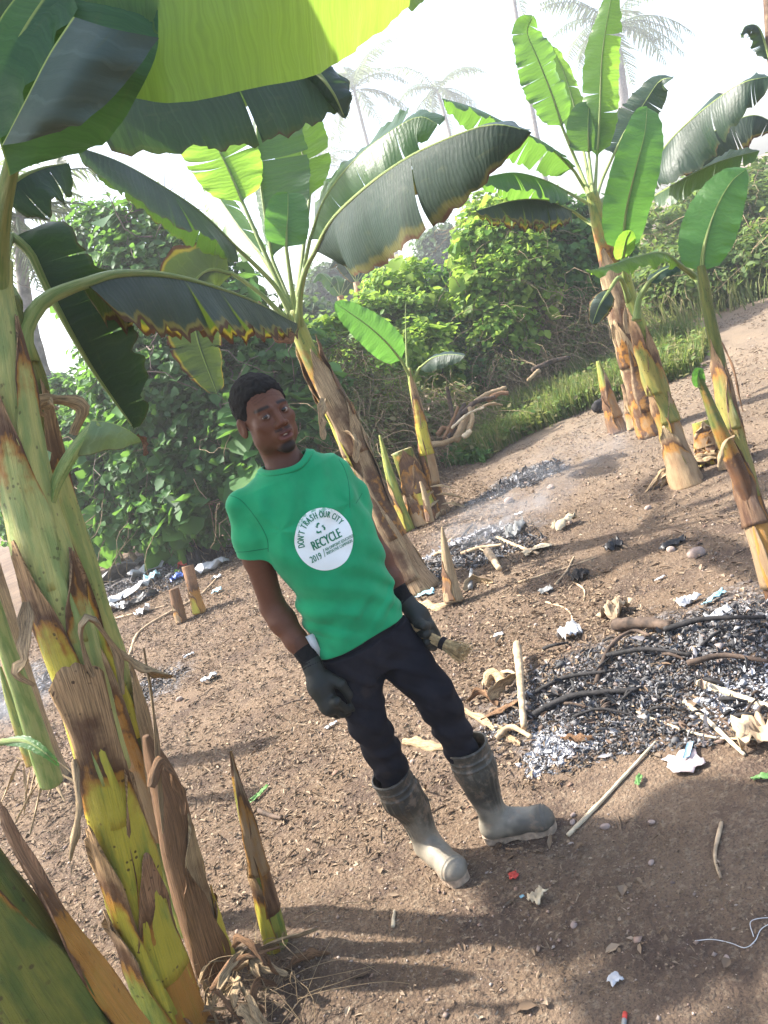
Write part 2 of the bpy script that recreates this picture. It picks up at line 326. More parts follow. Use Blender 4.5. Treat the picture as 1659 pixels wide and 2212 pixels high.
def polygonize(f, lo, hi, h, blk=14):
    """surface nets of the zero set of f inside the box; evaluates only blocks near the surface"""
    lo = np.asarray(lo, float); n = np.ceil((np.asarray(hi, float)-lo)/h).astype(int)+1; nb = (n+blk-1)//blk; n = nb*blk
    g = np.full(tuple(n), 1., np.float32)
    bi = np.stack(np.meshgrid(*[np.arange(k) for k in nb], indexing='ij'), -1).reshape(-1, 3)
    cen = lo+(bi*blk+(blk-1)/2)*h; d = f(cen); R = blk*h*sqrt(3)/2*1.15+.012
    s = np.sign(d); o = np.arange(blk)*h; off = np.stack(np.meshgrid(o, o, o, indexing='ij'), -1)
    for b, dd in zip(bi, d):
        i, j, k = b*blk
        if abs(dd) > R: g[i:i+blk, j:j+blk, k:k+blk] = 1. if dd > 0 else -1.
        else: g[i:i+blk, j:j+blk, k:k+blk] = f(lo+b*blk*h+off)
    ins = g < 0; c = [(a, b, e) for a in (0, 1) for b in (0, 1) for e in (0, 1)]
    sh = tuple(x-1 for x in g.shape); sl = lambda a, b, e: (slice(a, a+sh[0]), slice(b, b+sh[1]), slice(e, e+sh[2]))
    cnt = sum(ins[sl(*q)].astype(np.int8) for q in c); act = (cnt > 0) & (cnt < 8)
    idx = np.argwhere(act); vid = np.full(sh, -1, np.int64); vid[act] = np.arange(len(idx))
    acc = np.zeros((len(idx), 3)); num = np.zeros(len(idx)); vals = {q: g[idx[:, 0]+q[0], idx[:, 1]+q[1], idx[:, 2]+q[2]].astype(float) for q in c}
    for q in c:
        for ax in range(3):
            if q[ax]: continue
            r = list(q); r[ax] = 1; r = tuple(r); va, vb = vals[q], vals[r]; m = (va < 0) != (vb < 0)
            t = np.where(m, va/(va-vb+1e-20), 0); pt = np.tile(np.array(q, float), (len(idx), 1)); pt[:, ax] = t
            acc += pt*m[:, None]; num += m
    V = lo+(idx+acc/num[:, None])*h; Fs = []
    for ax in range(3):
        u, v = (ax+1) % 3, (ax+2) % 3
        s0 = [slice(1, sh[0]), slice(1, sh[1]), slice(1, sh[2])]; s0[ax] = slice(0, sh[ax]); s1 = [slice(1, sh[0]), slice(1, sh[1]), slice(1, sh[2])]; s1[ax] = slice(1, sh[ax]+1)
        A = ins[tuple(s0)]; B = ins[tuple(s1)]; e = np.argwhere(A != B); off0 = np.array([1, 1, 1]); off0[ax] = 0; e = e+off0
        if not len(e): continue
        a0 = ins[e[:, 0], e[:, 1], e[:, 2]]
        du = np.zeros(3, int); du[u] = 1; dv = np.zeros(3, int); dv[v] = 1
        q = [vid[tuple((e-x).T)] for x in (0*du, du, du+dv, dv)]
        fq = np.stack(q, 1); fq[~a0] = fq[~a0][:, ::-1]; Fs.append(fq[(fq >= 0).all(1)])
    Fs = np.vstack(Fs); 
    # light smoothing
    return V, Fs[:, ::-1].copy() if False else Fs
def relax(V, Fc, it=1, lam=.5):
    a = Fc; E = np.vstack([a[:, [0, 1]], a[:, [1, 2]], a[:, [2, 3]], a[:, [3, 0]]]); E = np.vstack([E, E[:, ::-1]])
    n = np.bincount(E[:, 0], minlength=len(V)).astype(float)+1e-9
    for _ in range(it):
        S = np.stack([np.bincount(E[:, 0], weights=V[E[:, 1], k], minlength=len(V)) for k in range(3)], 1)/n[:, None]
        V = V+lam*(S-V)
    return V

# ---------------------------------------------------------------- the person
g = NG('skin'); c0 = g.attr(); p = g.obj(); n = g.noise(p, 55, 3); c1 = g.mix(g.m_('MULTIPLY', n, .30), c0, (.05, .02, .012))
MAT['skin'] = g.done(g.bsdf(c1, g.m_('ADD', .46, g.m_('MULTIPLY', n, .2)), g.bump(g.noise(p, 420, 3), .3, .002), .3, **{'Subsurface Weight': .06, 'Subsurface Radius': (.012, .004, .002)}))
g = NG('hair'); p = g.obj(); n = g.noise(p, 420, 3, .8); MAT['hair'] = g.done(g.bsdf(g.mix(n, (.004, .004, .004), (.022, .019, .018)), .85, g.bump(n, 1., .004), .25))
g = NG('green_jersey'); p = g.obj(); n = g.noise(p, 9, 4); th = g.noise(p, 900, 2); c = g.mix(g.step(n, .3, .7), (.010, .285, .115), (.016, .36, .150))
MAT['jersey'] = g.done(g.bsdf(c, .85, g.bump(th, .25, .0008), .2, **{'Sheen Weight': .15}))
g = NG('navy_trousers'); p = g.obj(); n = g.noise(p, 6, 5, .6); th = g.noise(p, 700, 2); dst = g.noise(p, 13, 3)
c = g.mix(g.step(n, .3, .75), (.005, .0055, .010), (.018, .017, .022)); c = g.mix(g.m_('MULTIPLY', g.step(dst, .58, .8), .45), c, (.055, .042, .034))
MAT['trousers'] = g.done(g.bsdf(c, .9, g.bump(th, .3, .0008), .2))
g = NG('glove_rubber'); p = g.obj(); n = g.noise(p, 14, 4); MAT['glove'] = g.done(g.bsdf(g.mix(n, (.010, .012, .010), (.028, .031, .025)), .62, g.bump(g.noise(p, 260, 2), .3, .001), .4))
MAT['cuff'] = simple('glove_knit', (.009, .009, .010), .9, .2, 300, .6, .2); MAT['white_edge'] = simple('white_hem', (.6, .6, .6), .8, .1)
g = NG('boot_rubber'); p = g.obj(); z = g.sep(g.pos())[2]; n = g.noise(p, 7, 5, .62); n2 = g.noise(p, 40, 4, .7)
d = g.m_('ADD', g.step(z, .34, .03), g.m_('MULTIPLY', g.m_('SUBTRACT', n, .5), 1.5)); c = g.mix(g.step(d, .25, .95), (.062, .057, .044), (.24, .21, .16)); c = g.mix(g.m_('MULTIPLY', g.step(n2, .48, .7), .35), c, (.34, .29, .23))
c = g.mix(g.m_('MULTIPLY', g.step(g.noise(p, 5.5, 3), .5, .6), .65), c, (.03, .028, .024)); c = g.mix(g.m_('MULTIPLY', g.step(g.noise(p, 19, 4, .7), .52, .66), .55), c, (.26, .18, .12))
MAT['boot'] = g.done(g.bsdf(c, .55, g.bump(n2, .15, .002), .4))
MAT['sole'] = simple('boot_sole', (.36, .27, .19), .85, .3, 40, .4)
MAT['straw'] = simple('broom_straw', (.50, .35, .17), .75, .4, 60, .3); MAT['cord'] = simple('dark_cord', (.02, .015, .015), .9)
MAT['eye'] = NG('eye'); g = MAT['eye']; MAT['eye'] = g.done(g.bsdf(g.attr(), .18, None, .6))
MAT['print_white'] = simple('print_white', (.74, .80, .76), .7, .06, 12, .05); MAT['print_green'] = simple('print_green', (.012, .20, .10), .7, .1)

def basis(yaw):   # columns: his left, forward, up
    f = np.array([sin(yaw), -cos(yaw), 0]); l = np.array([cos(yaw), sin(yaw), 0]); return np.array([l, f, [0, 0, 1.]])
BH = basis(radians(26)); BT = basis(radians(22))
HC = PY(577, 897, 2.45)-BH[1]*.012          # head centre
person = empty('person', (-.17, 2.43, 0), 'man in green printed T-shirt, dark trousers, black gloves and rubber boots holding a broom', 'person')
def tohead(p): return (p-HC)@BH.T
Sh = {'R': PY(521, 1092, 2.42), 'L': PY(727, 1018, 2.53)}
El = {'R': PY(590, 1312, 2.46), 'L': PY(802, 1176, 2.62)}
Wr = {'R': PY(668, 1424, 2.38), 'L': PY(870, 1292, 2.56)}
nb = PY(621, 1012, 2.475)   # base of the neck
def head_sdf(p):
    q = tohead(p); ax = np.abs(q[..., 0]); m = np.stack([ax, q[..., 1], q[..., 2]], -1)
    d = ell(q, (0, -.016, .034), (.0745, .095, .086))
    d = smin(d, ell(q, (0, .028, -.035), (.0635, .061, .080)), .03)
    d = smin(d, ell(m, (.0455, .010, -.066), (.021, .032, .032)), .03)
    d = smin(d, ell(q, (0, .070, -.106), (.024, .018, .018)), .025)
    d = smin(d, ell(m, (.043, .056, -.022), (.022, .022, .020)), .018)
    d = smin(d, cone(m, (.040, .071, .020), (.010, .083, .017), .010, .009), .012)
    d = smax(d, -ell(m, (.031, .098, .0), (.019, .020, .013)), .012)
    d = smin(d, cone(q, (0, .083, .012), (0, .101, -.030), .007, .0115), .010)
    d = smin(d, ell(m, (.0145, .092, -.035), (.0095, .012, .0085)), .006)
    d = smax(d, -ell(m, (.0085, .103, -.044), (.0045, .006, .004)), .003)
    d = smin(d, ell(m, (0, .080, -.066), (.030, .017, .022)), .012)
    d = smin(d, ell(m, (.010, .0915, -.0600), (.017, .0095, .0062)), .004)
    d = smin(d, ell(m, (.000, .0910, -.0780), (.021, .0105, .0082)), .004)
    d = smax(d, -ell(m, (.000, .102, -.0690), (.016, .016, .0050)), .002)
    lid = ell(m, (.031, .0725, .0005), (.0165, .0158, .0150)); q2 = m-np.array([.031, 0, .0]); slit = np.abs(q2[..., 2]+.0005)-np.clip(.0047*(1-(q2[..., 0]/.0140)**2), -.01, .0047)
    d = smin(d, smax(lid, -np.maximum(slit, -(q2[..., 1]-.075)), .0012), .003)
    Be = np.array([[cos(.35), sin(.35), 0], [-sin(.35), cos(.35), 0], [0, 0, 1]])
    e = ell(m, (.081, -.012, -.010), (.0075, .019, .032), Be); e = smax(e, -ell(m, (.090, -.009, -.006), (.006, .011, .019), Be), .004); d = smin(d, e, .006)
    return d
NK = HC+BH[1]*-.024+np.array([0, 0, -.075])
def arm_sdf(p, s):
    a, e, w = Sh[s], El[s], Wr[s]; a2 = a+(e-a)*.12
    d = chain(p, [(*a2, .042), (*(a+(e-a)*.5), .044), (*e, .038)], .02)
    d = smin(d, chain(p, [(*e, .038), (*(e+(w-e)*.25), .042), (*(e+(w-e)*.65), .034), (*w, .027)], .02), .02)
    return d
Hip = {'R': PY(752, 1420, 2.45), 'L': PY(838, 1385, 2.51)}
Kn = {'R': PY(795, 1556, 2.39), 'L': PY(938, 1500, 2.41)}
An = {'R': PY(917, 1806, 2.475), 'L': PY(1066, 1762, 2.45)}
Toe = {'R': np.array([*G(978, 1900)[:2], .03]), 'L': np.array([*G(1198, 1800)[:2], .03])}
Toe['R'][1] += .03; Toe['L'][1] += .03
def hand_pts(s):
    if s == 'R':
        w = Wr['R']; k = [PY(726, 1516, 2.30), PY(716, 1526, 2.315), PY(706, 1530, 2.335), PY(698, 1528, 2.36)]
        m1 = [PY(748, 1532, 2.325), PY(739, 1541, 2.335), PY(728, 1544, 2.35), PY(716, 1542, 2.37)]
        t = [PY(766, 1529, 2.35), PY(762, 1536, 2.36), PY(748, 1538, 2.375), PY(734, 1534, 2.39)]
        th = [PY(706, 1462, 2.36), PY(737, 1478, 2.335), PY(753, 1500, 2.34), PY(759, 1515, 2.345)]
        palm = [(*(w+(k[1]-w)*.15), .027), (*(w+(k[1]-w)*.55+(k[3]-k[0])*.1), .036), (*(np.mean(k, 0)), .030)]
    else:
        w = Wr['L']; k = [PY(930, 1352, 2.50), PY(936, 1368, 2.505), PY(938, 1384, 2.51), PY(936, 1397, 2.52)]
        m1 = [PY(914, 1352, 2.455), PY(920, 1370, 2.455), PY(922, 1387, 2.46), PY(922, 1400, 2.475)]
        t = [PY(900, 1350, 2.48), PY(905, 1369, 2.485), PY(908, 1386, 2.49), PY(910, 1398, 2.50)]
        th = [PY(893, 1322, 2.53), PY(900, 1340, 2.50), PY(912, 1348, 2.475), PY(922, 1355, 2.462)]
        palm = [(*(w+(k[1]-w)*.1), .026), (*(w+(k[1]-w)*.5), .033), (*(np.mean(k, 0)), .026)]
    return palm, k, m1, t, th
HAND = {s: hand_pts(s) for s in 'RL'}
def hand_sdf(p, s, e=0.):
    palm, k, m1, t, th = HAND[s]; d = chain(p, [(*q[:3], q[3]+e) for q in palm], .02)
    d = smin(d, chain(p, [(*k[0], .015+e), (*k[3], .014+e)], .01), .015)
    for i in range(4):
        r = (.0115, .012, .0115, .010)[i]+e
        d = smin(d, chain(p, [(*k[i], r+.001), (*m1[i], r), (*t[i], r*.86)], .004), .004)
    d = smin(d, chain(p, [(*th[0], .018+e), (*th[1], .0145+e), (*th[2], .0125+e), (*th[3], .0105+e)], .006), .010)
    return d
def leg_pts(s, e):
    h, k, a = Hip[s], Kn[s], An[s]; c = k+(a-k)*.30+np.array([0, .015, 0])
    return [(*h, .082+e), (*(h+(k-h)*.5), .071+e), (*k, .052+e), (*c, .050+e), (*(a+np.array([0, 0, .05])), .036+e)]
PC = (Hip['R']+Hip['L'])/2
NTORSO = [(1.43, .135, .085, .0), (1.36, .165, .100, .0), (1.25, .160, .108, 0), (1.10, .142, .098, 0), (.98, .140, .095, 0), (.88, .155, .105, 0)]
SHc = (Sh['R']+Sh['L'])/2
def torso_axis(z):
    a = np.array([[*PY(770, 1352, 2.47)[:2], .88], [*PY(718, 1215, 2.46)[:2], 1.12], [SHc[0]+.004, SHc[1], 1.38], [nb[0], nb[1], 1.48]])
    return np.stack([np.interp(z, a[:, 2], a[:, 0]), np.interp(z, a[:, 2], a[:, 1])], -1)
def stack_sdf(p, tab, e=0., pw=2.4):
    z = p[..., 2]; T = np.array(tab)[::-1]; a = np.interp(z, T[:, 0], T[:, 1])+e; b = np.interp(z, T[:, 0], T[:, 2])+e; off = np.interp(z, T[:, 0], T[:, 3])
    q = p[..., :2]-torso_axis(z); u = q@BT[0][:2]; v = q@BT[1][:2]-off
    r = (np.abs(u/a)**pw+np.abs(v/b)**pw)**(1/pw); d = (r-1)*np.minimum(a, b)
    return np.maximum(d, np.maximum(z-T[-1, 0], T[0, 0]-z))
def body_sdf(p):
    d = head_sdf(p)
    d = smin(d, chain(p, [(*NK, .054), (*(nb+[0, .0, .0]), .058), (*(nb+[0, 0, -.05]), .075)], .02), .022)
    tr = stack_sdf(p, NTORSO, -.012)
    tr = smin(tr, chain(p, [(*(Sh['R']+[.01, 0, -.005]), .046), (*(nb+[0, 0, -.03]), .045), (*(Sh['L']+[-.01, 0, -.005]), .046)], .03), .04)
    d = smin(d, tr, .03)
    for s in 'RL':
        d = smin(d, arm_sdf(p, s), .025); d = smin(d, hand_sdf(p, s, -.004), .01); d = smin(d, chain(p, leg_pts(s, -.012), .02), .03)
    return d
V, Fc = polygonize(body_sdf, (-.62, 2.20, .04), (.16, 2.80, 1.80), .003)
q = tohead(V); up = V[:, 2] > 1.3
ax = np.abs(q[:, 0]); base = np.array([.150, .060, .033]); colr = np.tile(base, (len(V), 1))
def blend(mask, c): global colr; colr = colr*(1-mask[:, None])+np.array(c)*mask[:, None]
def sm(v, a, b): t = np.clip((v-a)/(b-a), 0, 1); return t*t*(3-2*t)
nz = fbm(V*60, 3, 4)
blend(.35*sm(-q[:, 2], .03, .12)*(q[:, 1] > 0), (.055, .022, .013))
lip = sm(-np.hypot(q[:, 0]/.026, (q[:, 2]+.069)/.0175), -1.05, -.85)*(q[:, 1] > .075); blend(lip, (.17, .060, .048))
blend(lip*sm(q[:, 2], -.068, -.060)*.6, (.075, .030, .025))
teeth = (np.abs(q[:, 2]+.067) < .0032)*(ax < .014)*(q[:, 1] > .075)*(q[:, 1] < .0925); 
mou = ((np.abs(q[:, 2]+.0495) < .0042)*(ax > .004)*(ax < .026)*(q[:, 1] > .07)).astype(float); blend(mou*.75, (.02, .012, .01))
chin = sm(-np.hypot(q[:, 0]/.031, (q[:, 2]+.106)/.0185), -1.15, -.75)*(q[:, 1] > .045); blend(chin*.97, (.006, .005, .005))
brow = (np.exp(-((q[:, 2]-.0255+.10*np.maximum(0, ax-.035))/.0048)**2)*sm(ax, .010, .016)*sm(-ax, -.056, -.048)*(q[:, 1] > .04)); blend(np.clip(brow*1.25, 0, .96), (.006, .005, .005))
blend(sm(-np.hypot((ax-.031)/.020, (q[:, 2])/.013), -1.1, -.6)*(q[:, 1] > .05)*.30, (.03, .013, .009))
# forehead creases as slight displacement
Vb = V+0
for zc in (.048, .056, .064):
    mk = np.exp(-((q[:, 2]-zc-.006*np.cos(q[:, 0]*60))/.0016)**2)*(q[:, 1] > .05)*(ax < .045); Vb -= (BH[1]*.0016)*mk[:, None]; blend(mk*.35, (.03, .013, .009))
Vb = relax(Vb, Fc, 1, .25)
body = mesh('body', Vb, Fc, MAT['skin'], person, col=colr)
for sx in (-1, 1):     # eyes
    c = HC+np.array([.031*sx, .0735, .0])@BH; look = norm(CAM-c)*np.array([1, 1, 1.]); th = np.linspace(0, pi, 25); ph = np.linspace(0, 2*pi, 32, endpoint=False)
    zax = norm(look+np.array([0, 0, .02])); xax = norm(np.cross([0, 0, 1.], zax)); yax = np.cross(zax, xax)
    VV = (np.cos(th)[:, None, None]*zax+np.sin(th)[:, None, None]*(np.cos(ph)[None, :, None]*xax+np.sin(ph)[None, :, None]*yax)).reshape(-1, 3)*.0137+c
    t2 = np.repeat(th, 32); cc = np.where((t2 < .27)[:, None], (.003, .002, .002), np.where((t2 < .58)[:, None], (.03, .012, .006), (.34, .28, .24)))
    i = np.arange(24)[:, None]*32; j = np.arange(32)[None]; k = (j+1) % 32
    mesh('eye', VV, np.stack([i+j, i+32+j, i+32+k, i+k], -1).reshape(-1, 4), MAT['eye'], person, col=cc)
mb = MB()                # upper teeth just behind the parted lips
for k in range(-3, 4):
    c = HC+np.array([k*.0040, .0893-.0006*k*k, -.0665])@BH; s = np.array([.0022, .0015, .0030])
    cv = np.array([[a, b, e] for a in (-1, 1) for b in (-1, 1) for e in (-1, 1)])*s
    mb.add(c+cv@BH, [[0, 1, 3, 2], [4, 6, 7, 5], [0, 4, 5, 1], [2, 3, 7, 6], [0, 2, 6, 4], [1, 5, 7, 3]])
MAT['teeth'] = simple('teeth', (.62, .58, .50), .3, .05); mb.build('teeth', MAT['teeth'], person)
# hair
def hair_sdf(p):
    q = tohead(p); d = ell(q, (0, -.020, .043), (.0815, .1005, .0930)); n = fbm(q*95, 3, 2)*.006; d = d-n
    y, z, x = q[..., 1], q[..., 2], np.abs(q[..., 0])
    line = np.interp(y, [-.2, -.07, -.035, -.015, .010, .030, .042, .064, .085, .2], [-.075, -.070, -.045, -.005, .004, .018, .052, .073, .078, .09])
    line = line-np.clip((.052-x)/.05, 0, 1)*.006*(y > .05)+.006*noise3(q*120, 6)+.004*noise3(q*45, 7)
    d = smax(d, (line-z)*.8, .008); return smax(d, -(head_sdf(p)+.004), .002)
V, Fc = polygonize(hair_sdf, HC-[.13, .14, .11], HC+[.13, .14, .17], .003); mesh('hair', V, Fc, MAT['hair'], person)

# ---- T-shirt
STORSO = [(1.47, .085, .070, .0), (1.44, .150, .092, .0), (1.38, .180, .112, .0), (1.30, .178, .122, .004), (1.20, .170, .120, .006), (1.10, .162, .116, .004), (.98, .156, .110, .002), (.90, .158, .111, .0), (.84, .158, .112, 0)]
up_axis = norm(SHc-np.array([*torso_axis(.9), .9]))
SlE = {'R': Sh['R']+(El['R']-Sh['R'])*.47, 'L': Sh['L']+(El['L']-Sh['L'])*.53}
s_ph = {'R': 0., 'L': 2.}
def shirt_out(p, e=0., cut=False):
    d = stack_sdf(p, STORSO, e, 2.3)
    d = smin(d, chain(p, [(*(Sh['R']+[.03, 0, .002]), .046+e), (*(nb+[-.05, 0, -.028]), .050+e), (*(nb+[.05, 0, -.028]), .050+e), (*(Sh['L']+[-.03, 0, .002]), .045+e)], .03), .028)
    for s in 'RL':
        a = Sh[s]; ed = SlE[s]; dr = norm(ed-a); b = ed+dr*.04; fl = .069 if s == 'R' else .060
        sl = chain(p, [(*(a-[0, 0, .002]), .050+e), (*(a+(b-a)*.5), .058+e), (*(ed+dr*.09), fl+e)], .02); sl = smax(sl, (p-ed)@dr+.003*np.sin(p[..., 0]*50+s_ph[s]), .003) if cut else sl; d = smin(d, sl, .028)
    return d
ARM = [np.array(Sh['R'])+BT[0]*.05+BT[1]*.06-np.array([0, 0, .10]), np.array(Sh['L'])-BT[0]*.04+BT[1]*.06-np.array([0, 0, .09])]
def folds(p):
    q = p-SHc; u = q@BT[0]; z = p[..., 2]; v = q@BT[1]
    n = fbm(np.stack([u*7+z*2, v*5, z*5-u*4], -1), 3, 21)*.010
    # drape lines running from the shoulders to the opposite side, bunching at the waist and hem
    w1 = np.sin((u*.75+z)*62+3*noise3(p*6, 3))*np.exp(-((z-1.02)/.13)**2)*.0035
    w2 = np.sin((z-u*.55)*48+2.5*noise3(p*5, 8))*np.exp(-((z-.93)/.09)**2)*.0045*sm(-u, -.08, .12)
    w3 = np.sin(u*70-z*20+2*noise3(p*7, 5))*np.exp(-((z-1.42)/.05)**2)*.0022
    w4 = np.sin((u-.35*(z-1.3))*58+2*noise3(p*4, 6))*sm(z, 1.2, 1.34)*sm(-z, -1.44, -1.38)*.0022
    for s_ in (0, 1):
        a_ = ARM[s_]; r_ = p-a_; dd = np.linalg.norm(r_, axis=-1)+1e-6; th = np.arctan2(r_@BT[0]*(1 if s_ else -1), r_[..., 2]); n = n+np.sin(th*5+2.2*s_)*np.exp(-((dd-.10)/.05)**2)*.0022
    u0 = u+.02; w5 = np.sin((z*.9+u*1.1)*34+1.5+2.2*noise3(p*4, 13))*np.exp(-((u+.13)/.06)**2-((z-1.16)/.16)**2)*.0045
    w6 = np.maximum(0, np.sin((z*1.1-np.abs(u)*.8)*60+2.5*noise3(p*5, 17)))*np.exp(-((z-.955)/.05)**2)*.0055
    return n*1.25+w1*1.4+w2*1.4+w3*1.5+w4*2.0+w5*1.5+w6*1.2
def shirt_sdf(p):
    f = folds(p); d = shirt_out(p, 0., True)-f; inn = shirt_out(p, -.0095)-f
    q = p-SHc; u = q@BT[0]; z = p[..., 2]
    hem = .874+.006*np.sin(u*16+.8)+.018*(u < -.12)*0
    d = smax(d, hem-z, .003)
    nc = nb+BT[1]*.018+np.array([0, 0, .052]); nd = norm(np.array([0, 0, 1.])+BT[1]*.42)
    qn = p-nc; hn = qn@nd; rn = np.linalg.norm(qn-hn[..., None]*nd, axis=-1)
    d = smax(d, -np.maximum(rn-.072, -hn-.09), .004)
    return np.maximum(d, -inn)
V, Fc = polygonize(shirt_sdf, (-.60, 2.2, .82), (.16, 2.76, 1.56), .0032)
V = relax(V, Fc, 2, .4)
shirt = mesh('t_shirt', V, Fc, MAT['jersey'], person)
BVH = BVHTree.FromPolygons([Vector(v) for v in V], Fc.tolist())
def onshirt(c, u, v, off=.0015):
    """project shirt-print coordinates (metres, u towards his left, v up) onto the cloth"""
    o = c+u*PB[0]+v*PB[1]+PB[2]*.3; h = BVH.ray_cast(Vector(o), Vector(-PB[2]))
    return np.array(h[0])+np.array(PB[2])*off if h[0] is not None else o-PB[2]*.3
# neck rib
nc = nb+BT[1]*.018+np.array([0, 0, .052]); nd = norm(np.array([0, 0, 1.])+BT[1]*.42); e1 = norm(np.cross(nd, BT[1])); e2 = np.cross(nd, e1)
ring = []
for a in np.linspace(0, 2*pi, 96, endpoint=False):
    o = nc+(e1*cos(a)+e2*sin(a))*.0785+nd*.07; h = BVH.ray_cast(Vector(o), Vector(-nd)); ring.append(np.array(h[0]) if h[0] is not None else o-nd*.12)
ring = np.array(ring)
ring = ring-(e1*0)
for _ in range(40): ring = (np.roll(ring, 1, 0)+ring*2+np.roll(ring, -1, 0))/4
rad = norm(ring-(nc+((ring-nc)@nd)[:, None]*nd)); hgt = (ring-nc)@nd; ring = nc+nd*hgt[:, None]+rad*.0735; prof = [(0.001, .0035), (-.0035, .0055), (.0, .0072), (.008, .0032), (.0165, -.001), (.0165, -.004), (0.003, -.002)]
RVt = np.array([ring+rad*a+nd*b for a, b in prof]); m_, k_ = RVt.shape[:2]
i = np.arange(m_)[:, None]; i2 = (i+1) % m_; j = np.arange(k_)[None]; j2 = (j+1) % k_
mesh('neck_rib', RVt.reshape(-1, 3), np.stack([i*k_+j, i*k_+j2, i2*k_+j2, i2*k_+j], -1).reshape(-1, 4), MAT['jersey'], shirt)
# the print
pc0 = PY(700, 1164, 2.35); PB = [norm(np.array([cos(radians(14)), sin(radians(14)), 0])), np.array([0, 0, 1.]), None]; PB[2] = norm(np.cross(PB[0], PB[1]))
PR = .0905; VV = [onshirt(pc0, 0, 0)]; 
for r in range(1, 25):
    for a in range(72): VV.append(onshirt(pc0, PR*r/24*cos(a*pi/36), PR*1.04*r/24*sin(a*pi/36)))
Fc = [[0, 1+a, 1+(a+1) % 72] for a in range(72)]
for r in range(23):
    for a in range(72): Fc.append([1+r*72+a, 1+(r+1)*72+a, 1+(r+1)*72+(a+1) % 72, 1+r*72+(a+1) % 72])
g = NG('print_worn'); p = g.obj(); ux = g.sep(g.pos()); wn = g.noise(p, 55, 4, .7)
top = g.m_('MULTIPLY', g.step(ux[2], float(pc0[2])+.052, float(pc0[2])+.085), g.step(wn, .45, .55)); c = g.mix(g.m_('MULTIPLY', top, .75), (.88, .93, .90), (.05, .40, .2))
MAT['print'] = g.done(g.bsdf(c, .6, None, .3))
sp = mesh('shirt_print', np.array(VV), Fc, MAT['print'], shirt)
def text_geo(s, size, sx=1.):
    cu = bpy.data.curves.new('t', 'FONT'); cu.body = s; cu.size = size; cu.align_x = 'CENTER'; cu.resolution_u = 3
    ob = bpy.data.objects.new('t', cu); COL.objects.link(ob); dg = bpy.context.evaluated_depsgraph_get(); me = ob.evaluated_get(dg).to_mesh()
    V = np.array([v.co[:] for v in me.vertices]).reshape(-1, 3); Fc = [list(p.vertices) for p in me.polygons]; ob.evaluated_get(dg).to_mesh_clear()
    bpy.data.objects.remove(ob); bpy.data.curves.remove(cu); V[:, 0] *= sx; return V[:, :2], Fc
mb = MB()
def put_text(s, size, cx, cy, sx=1., ang=0., align=0, bold=.0):
    V, Fc = text_geo(s, size, sx); 
    if align < 0: V[:, 0] -= V[:, 0].min()
    for dx in ((0,) if not bold else (-bold, 0, bold)):
        Q = np.stack([(V[:, 0]+dx)*cos(ang)-V[:, 1]*sin(ang)+cx, (V[:, 0]+dx)*sin(ang)+V[:, 1]*cos(ang)+cy], 1)
        mb.add([onshirt(pc0, a, b, .0030+dx*.2) for a, b in Q], Fc)
put_text('RECYCLE', .040, .004, -.016, .60, 0, bold=.0010)
put_text('2019', .029, -.047, -.048, .62, 0, bold=.0004); put_text('/', .034, -.0185, -.0475, .8, 0)
put_text('AN ONPOINT EDUCATION', .0135, -.012, -.0335, .62, 0, -1, .0002); put_text('INITIATIVE CAMPAIGN', .0135, -.012, -.0455, .66, 0, -1, .0002)
arc = "DON'T TRASH OUR CITY"; n = len(arc)
wd = {' ': .5, "'": .35, 'I': .4}; ws = [wd.get(ch, 1.) for ch in arc]; tot = sum(ws); acc = 0; A0, A1 = radians(176), radians(14)
for ch, ww in zip(arc, ws):
    a = A0+(A1-A0)*(acc+ww/2)/tot; acc += ww
    if ch != ' ': put_text(ch, .027, .064*cos(a), .064*1.03*sin(a), .56, a-pi/2, bold=.0007)
for k in range(3):      # the three folded arrows of the recycling mark
    a = radians(90+120*k); R0_ = .0125; cx0, cy0 = .0, .0365
    def loc(x, y): return onshirt(pc0, cx0+x*cos(a)-y*sin(a), cy0+x*sin(a)+y*cos(a), .003)
    pts = [(R0_-.001, -.0050), (R0_+.0045, -.0032), (R0_+.0045, .0028), (R0_-.0015, .0078), (R0_-.0045, .0040), (R0_-.0008, .0008)]
    mb.add([loc(*q) for q in pts], [[0, 1, 2, 3, 4, 5]])
    pts = [(R0_-.0062, .0095), (R0_-.0015, .0112), (R0_-.0045, .0040), (R0_-.009, .0058)]; mb.add([loc(*q) for q in pts], [[0, 1, 2, 3]])
mb.build('lettering', MAT['print_green'], shirt, smooth=False)
MAT['seam'] = simple('green_seam', (.006, .17, .075), .9, .1); mb = MB()
def zpx(x, y): return ((600+x*.5425)*.6777, (1100+y*.5425)*.6777)
for poly in ([(228, 885), (262, 888), (305, 908), (350, 955), (400, 1020), (440, 1085), (466, 1150), (470, 1215)], [(884, 668), (915, 720), (938, 790), (948, 870), (950, 955)], [(250, 1215), (330, 1215), (400, 1205), (470, 1195)], [(985, 930), (1005, 900), (1022, 870)]):
    pts = []
    for x, y in spline([zpx(*q)+(0.,) for q in poly], 40)[:, :2]:
        r_ = ray(x, y); h_ = BVH.ray_cast(Vector(CAM), Vector(norm(r_)))
        if h_[0] is not None and (h_[0]-Vector(CAM)).length < 2.75: pts.append(np.array(h_[0])-norm(r_)*.0004)
    if len(pts) > 6: V, Fc, uv = tube_geo(np.array(pts), .0011, 5); mb.add(V, Fc)
mb.build('seams', MAT['seam'], shirt)

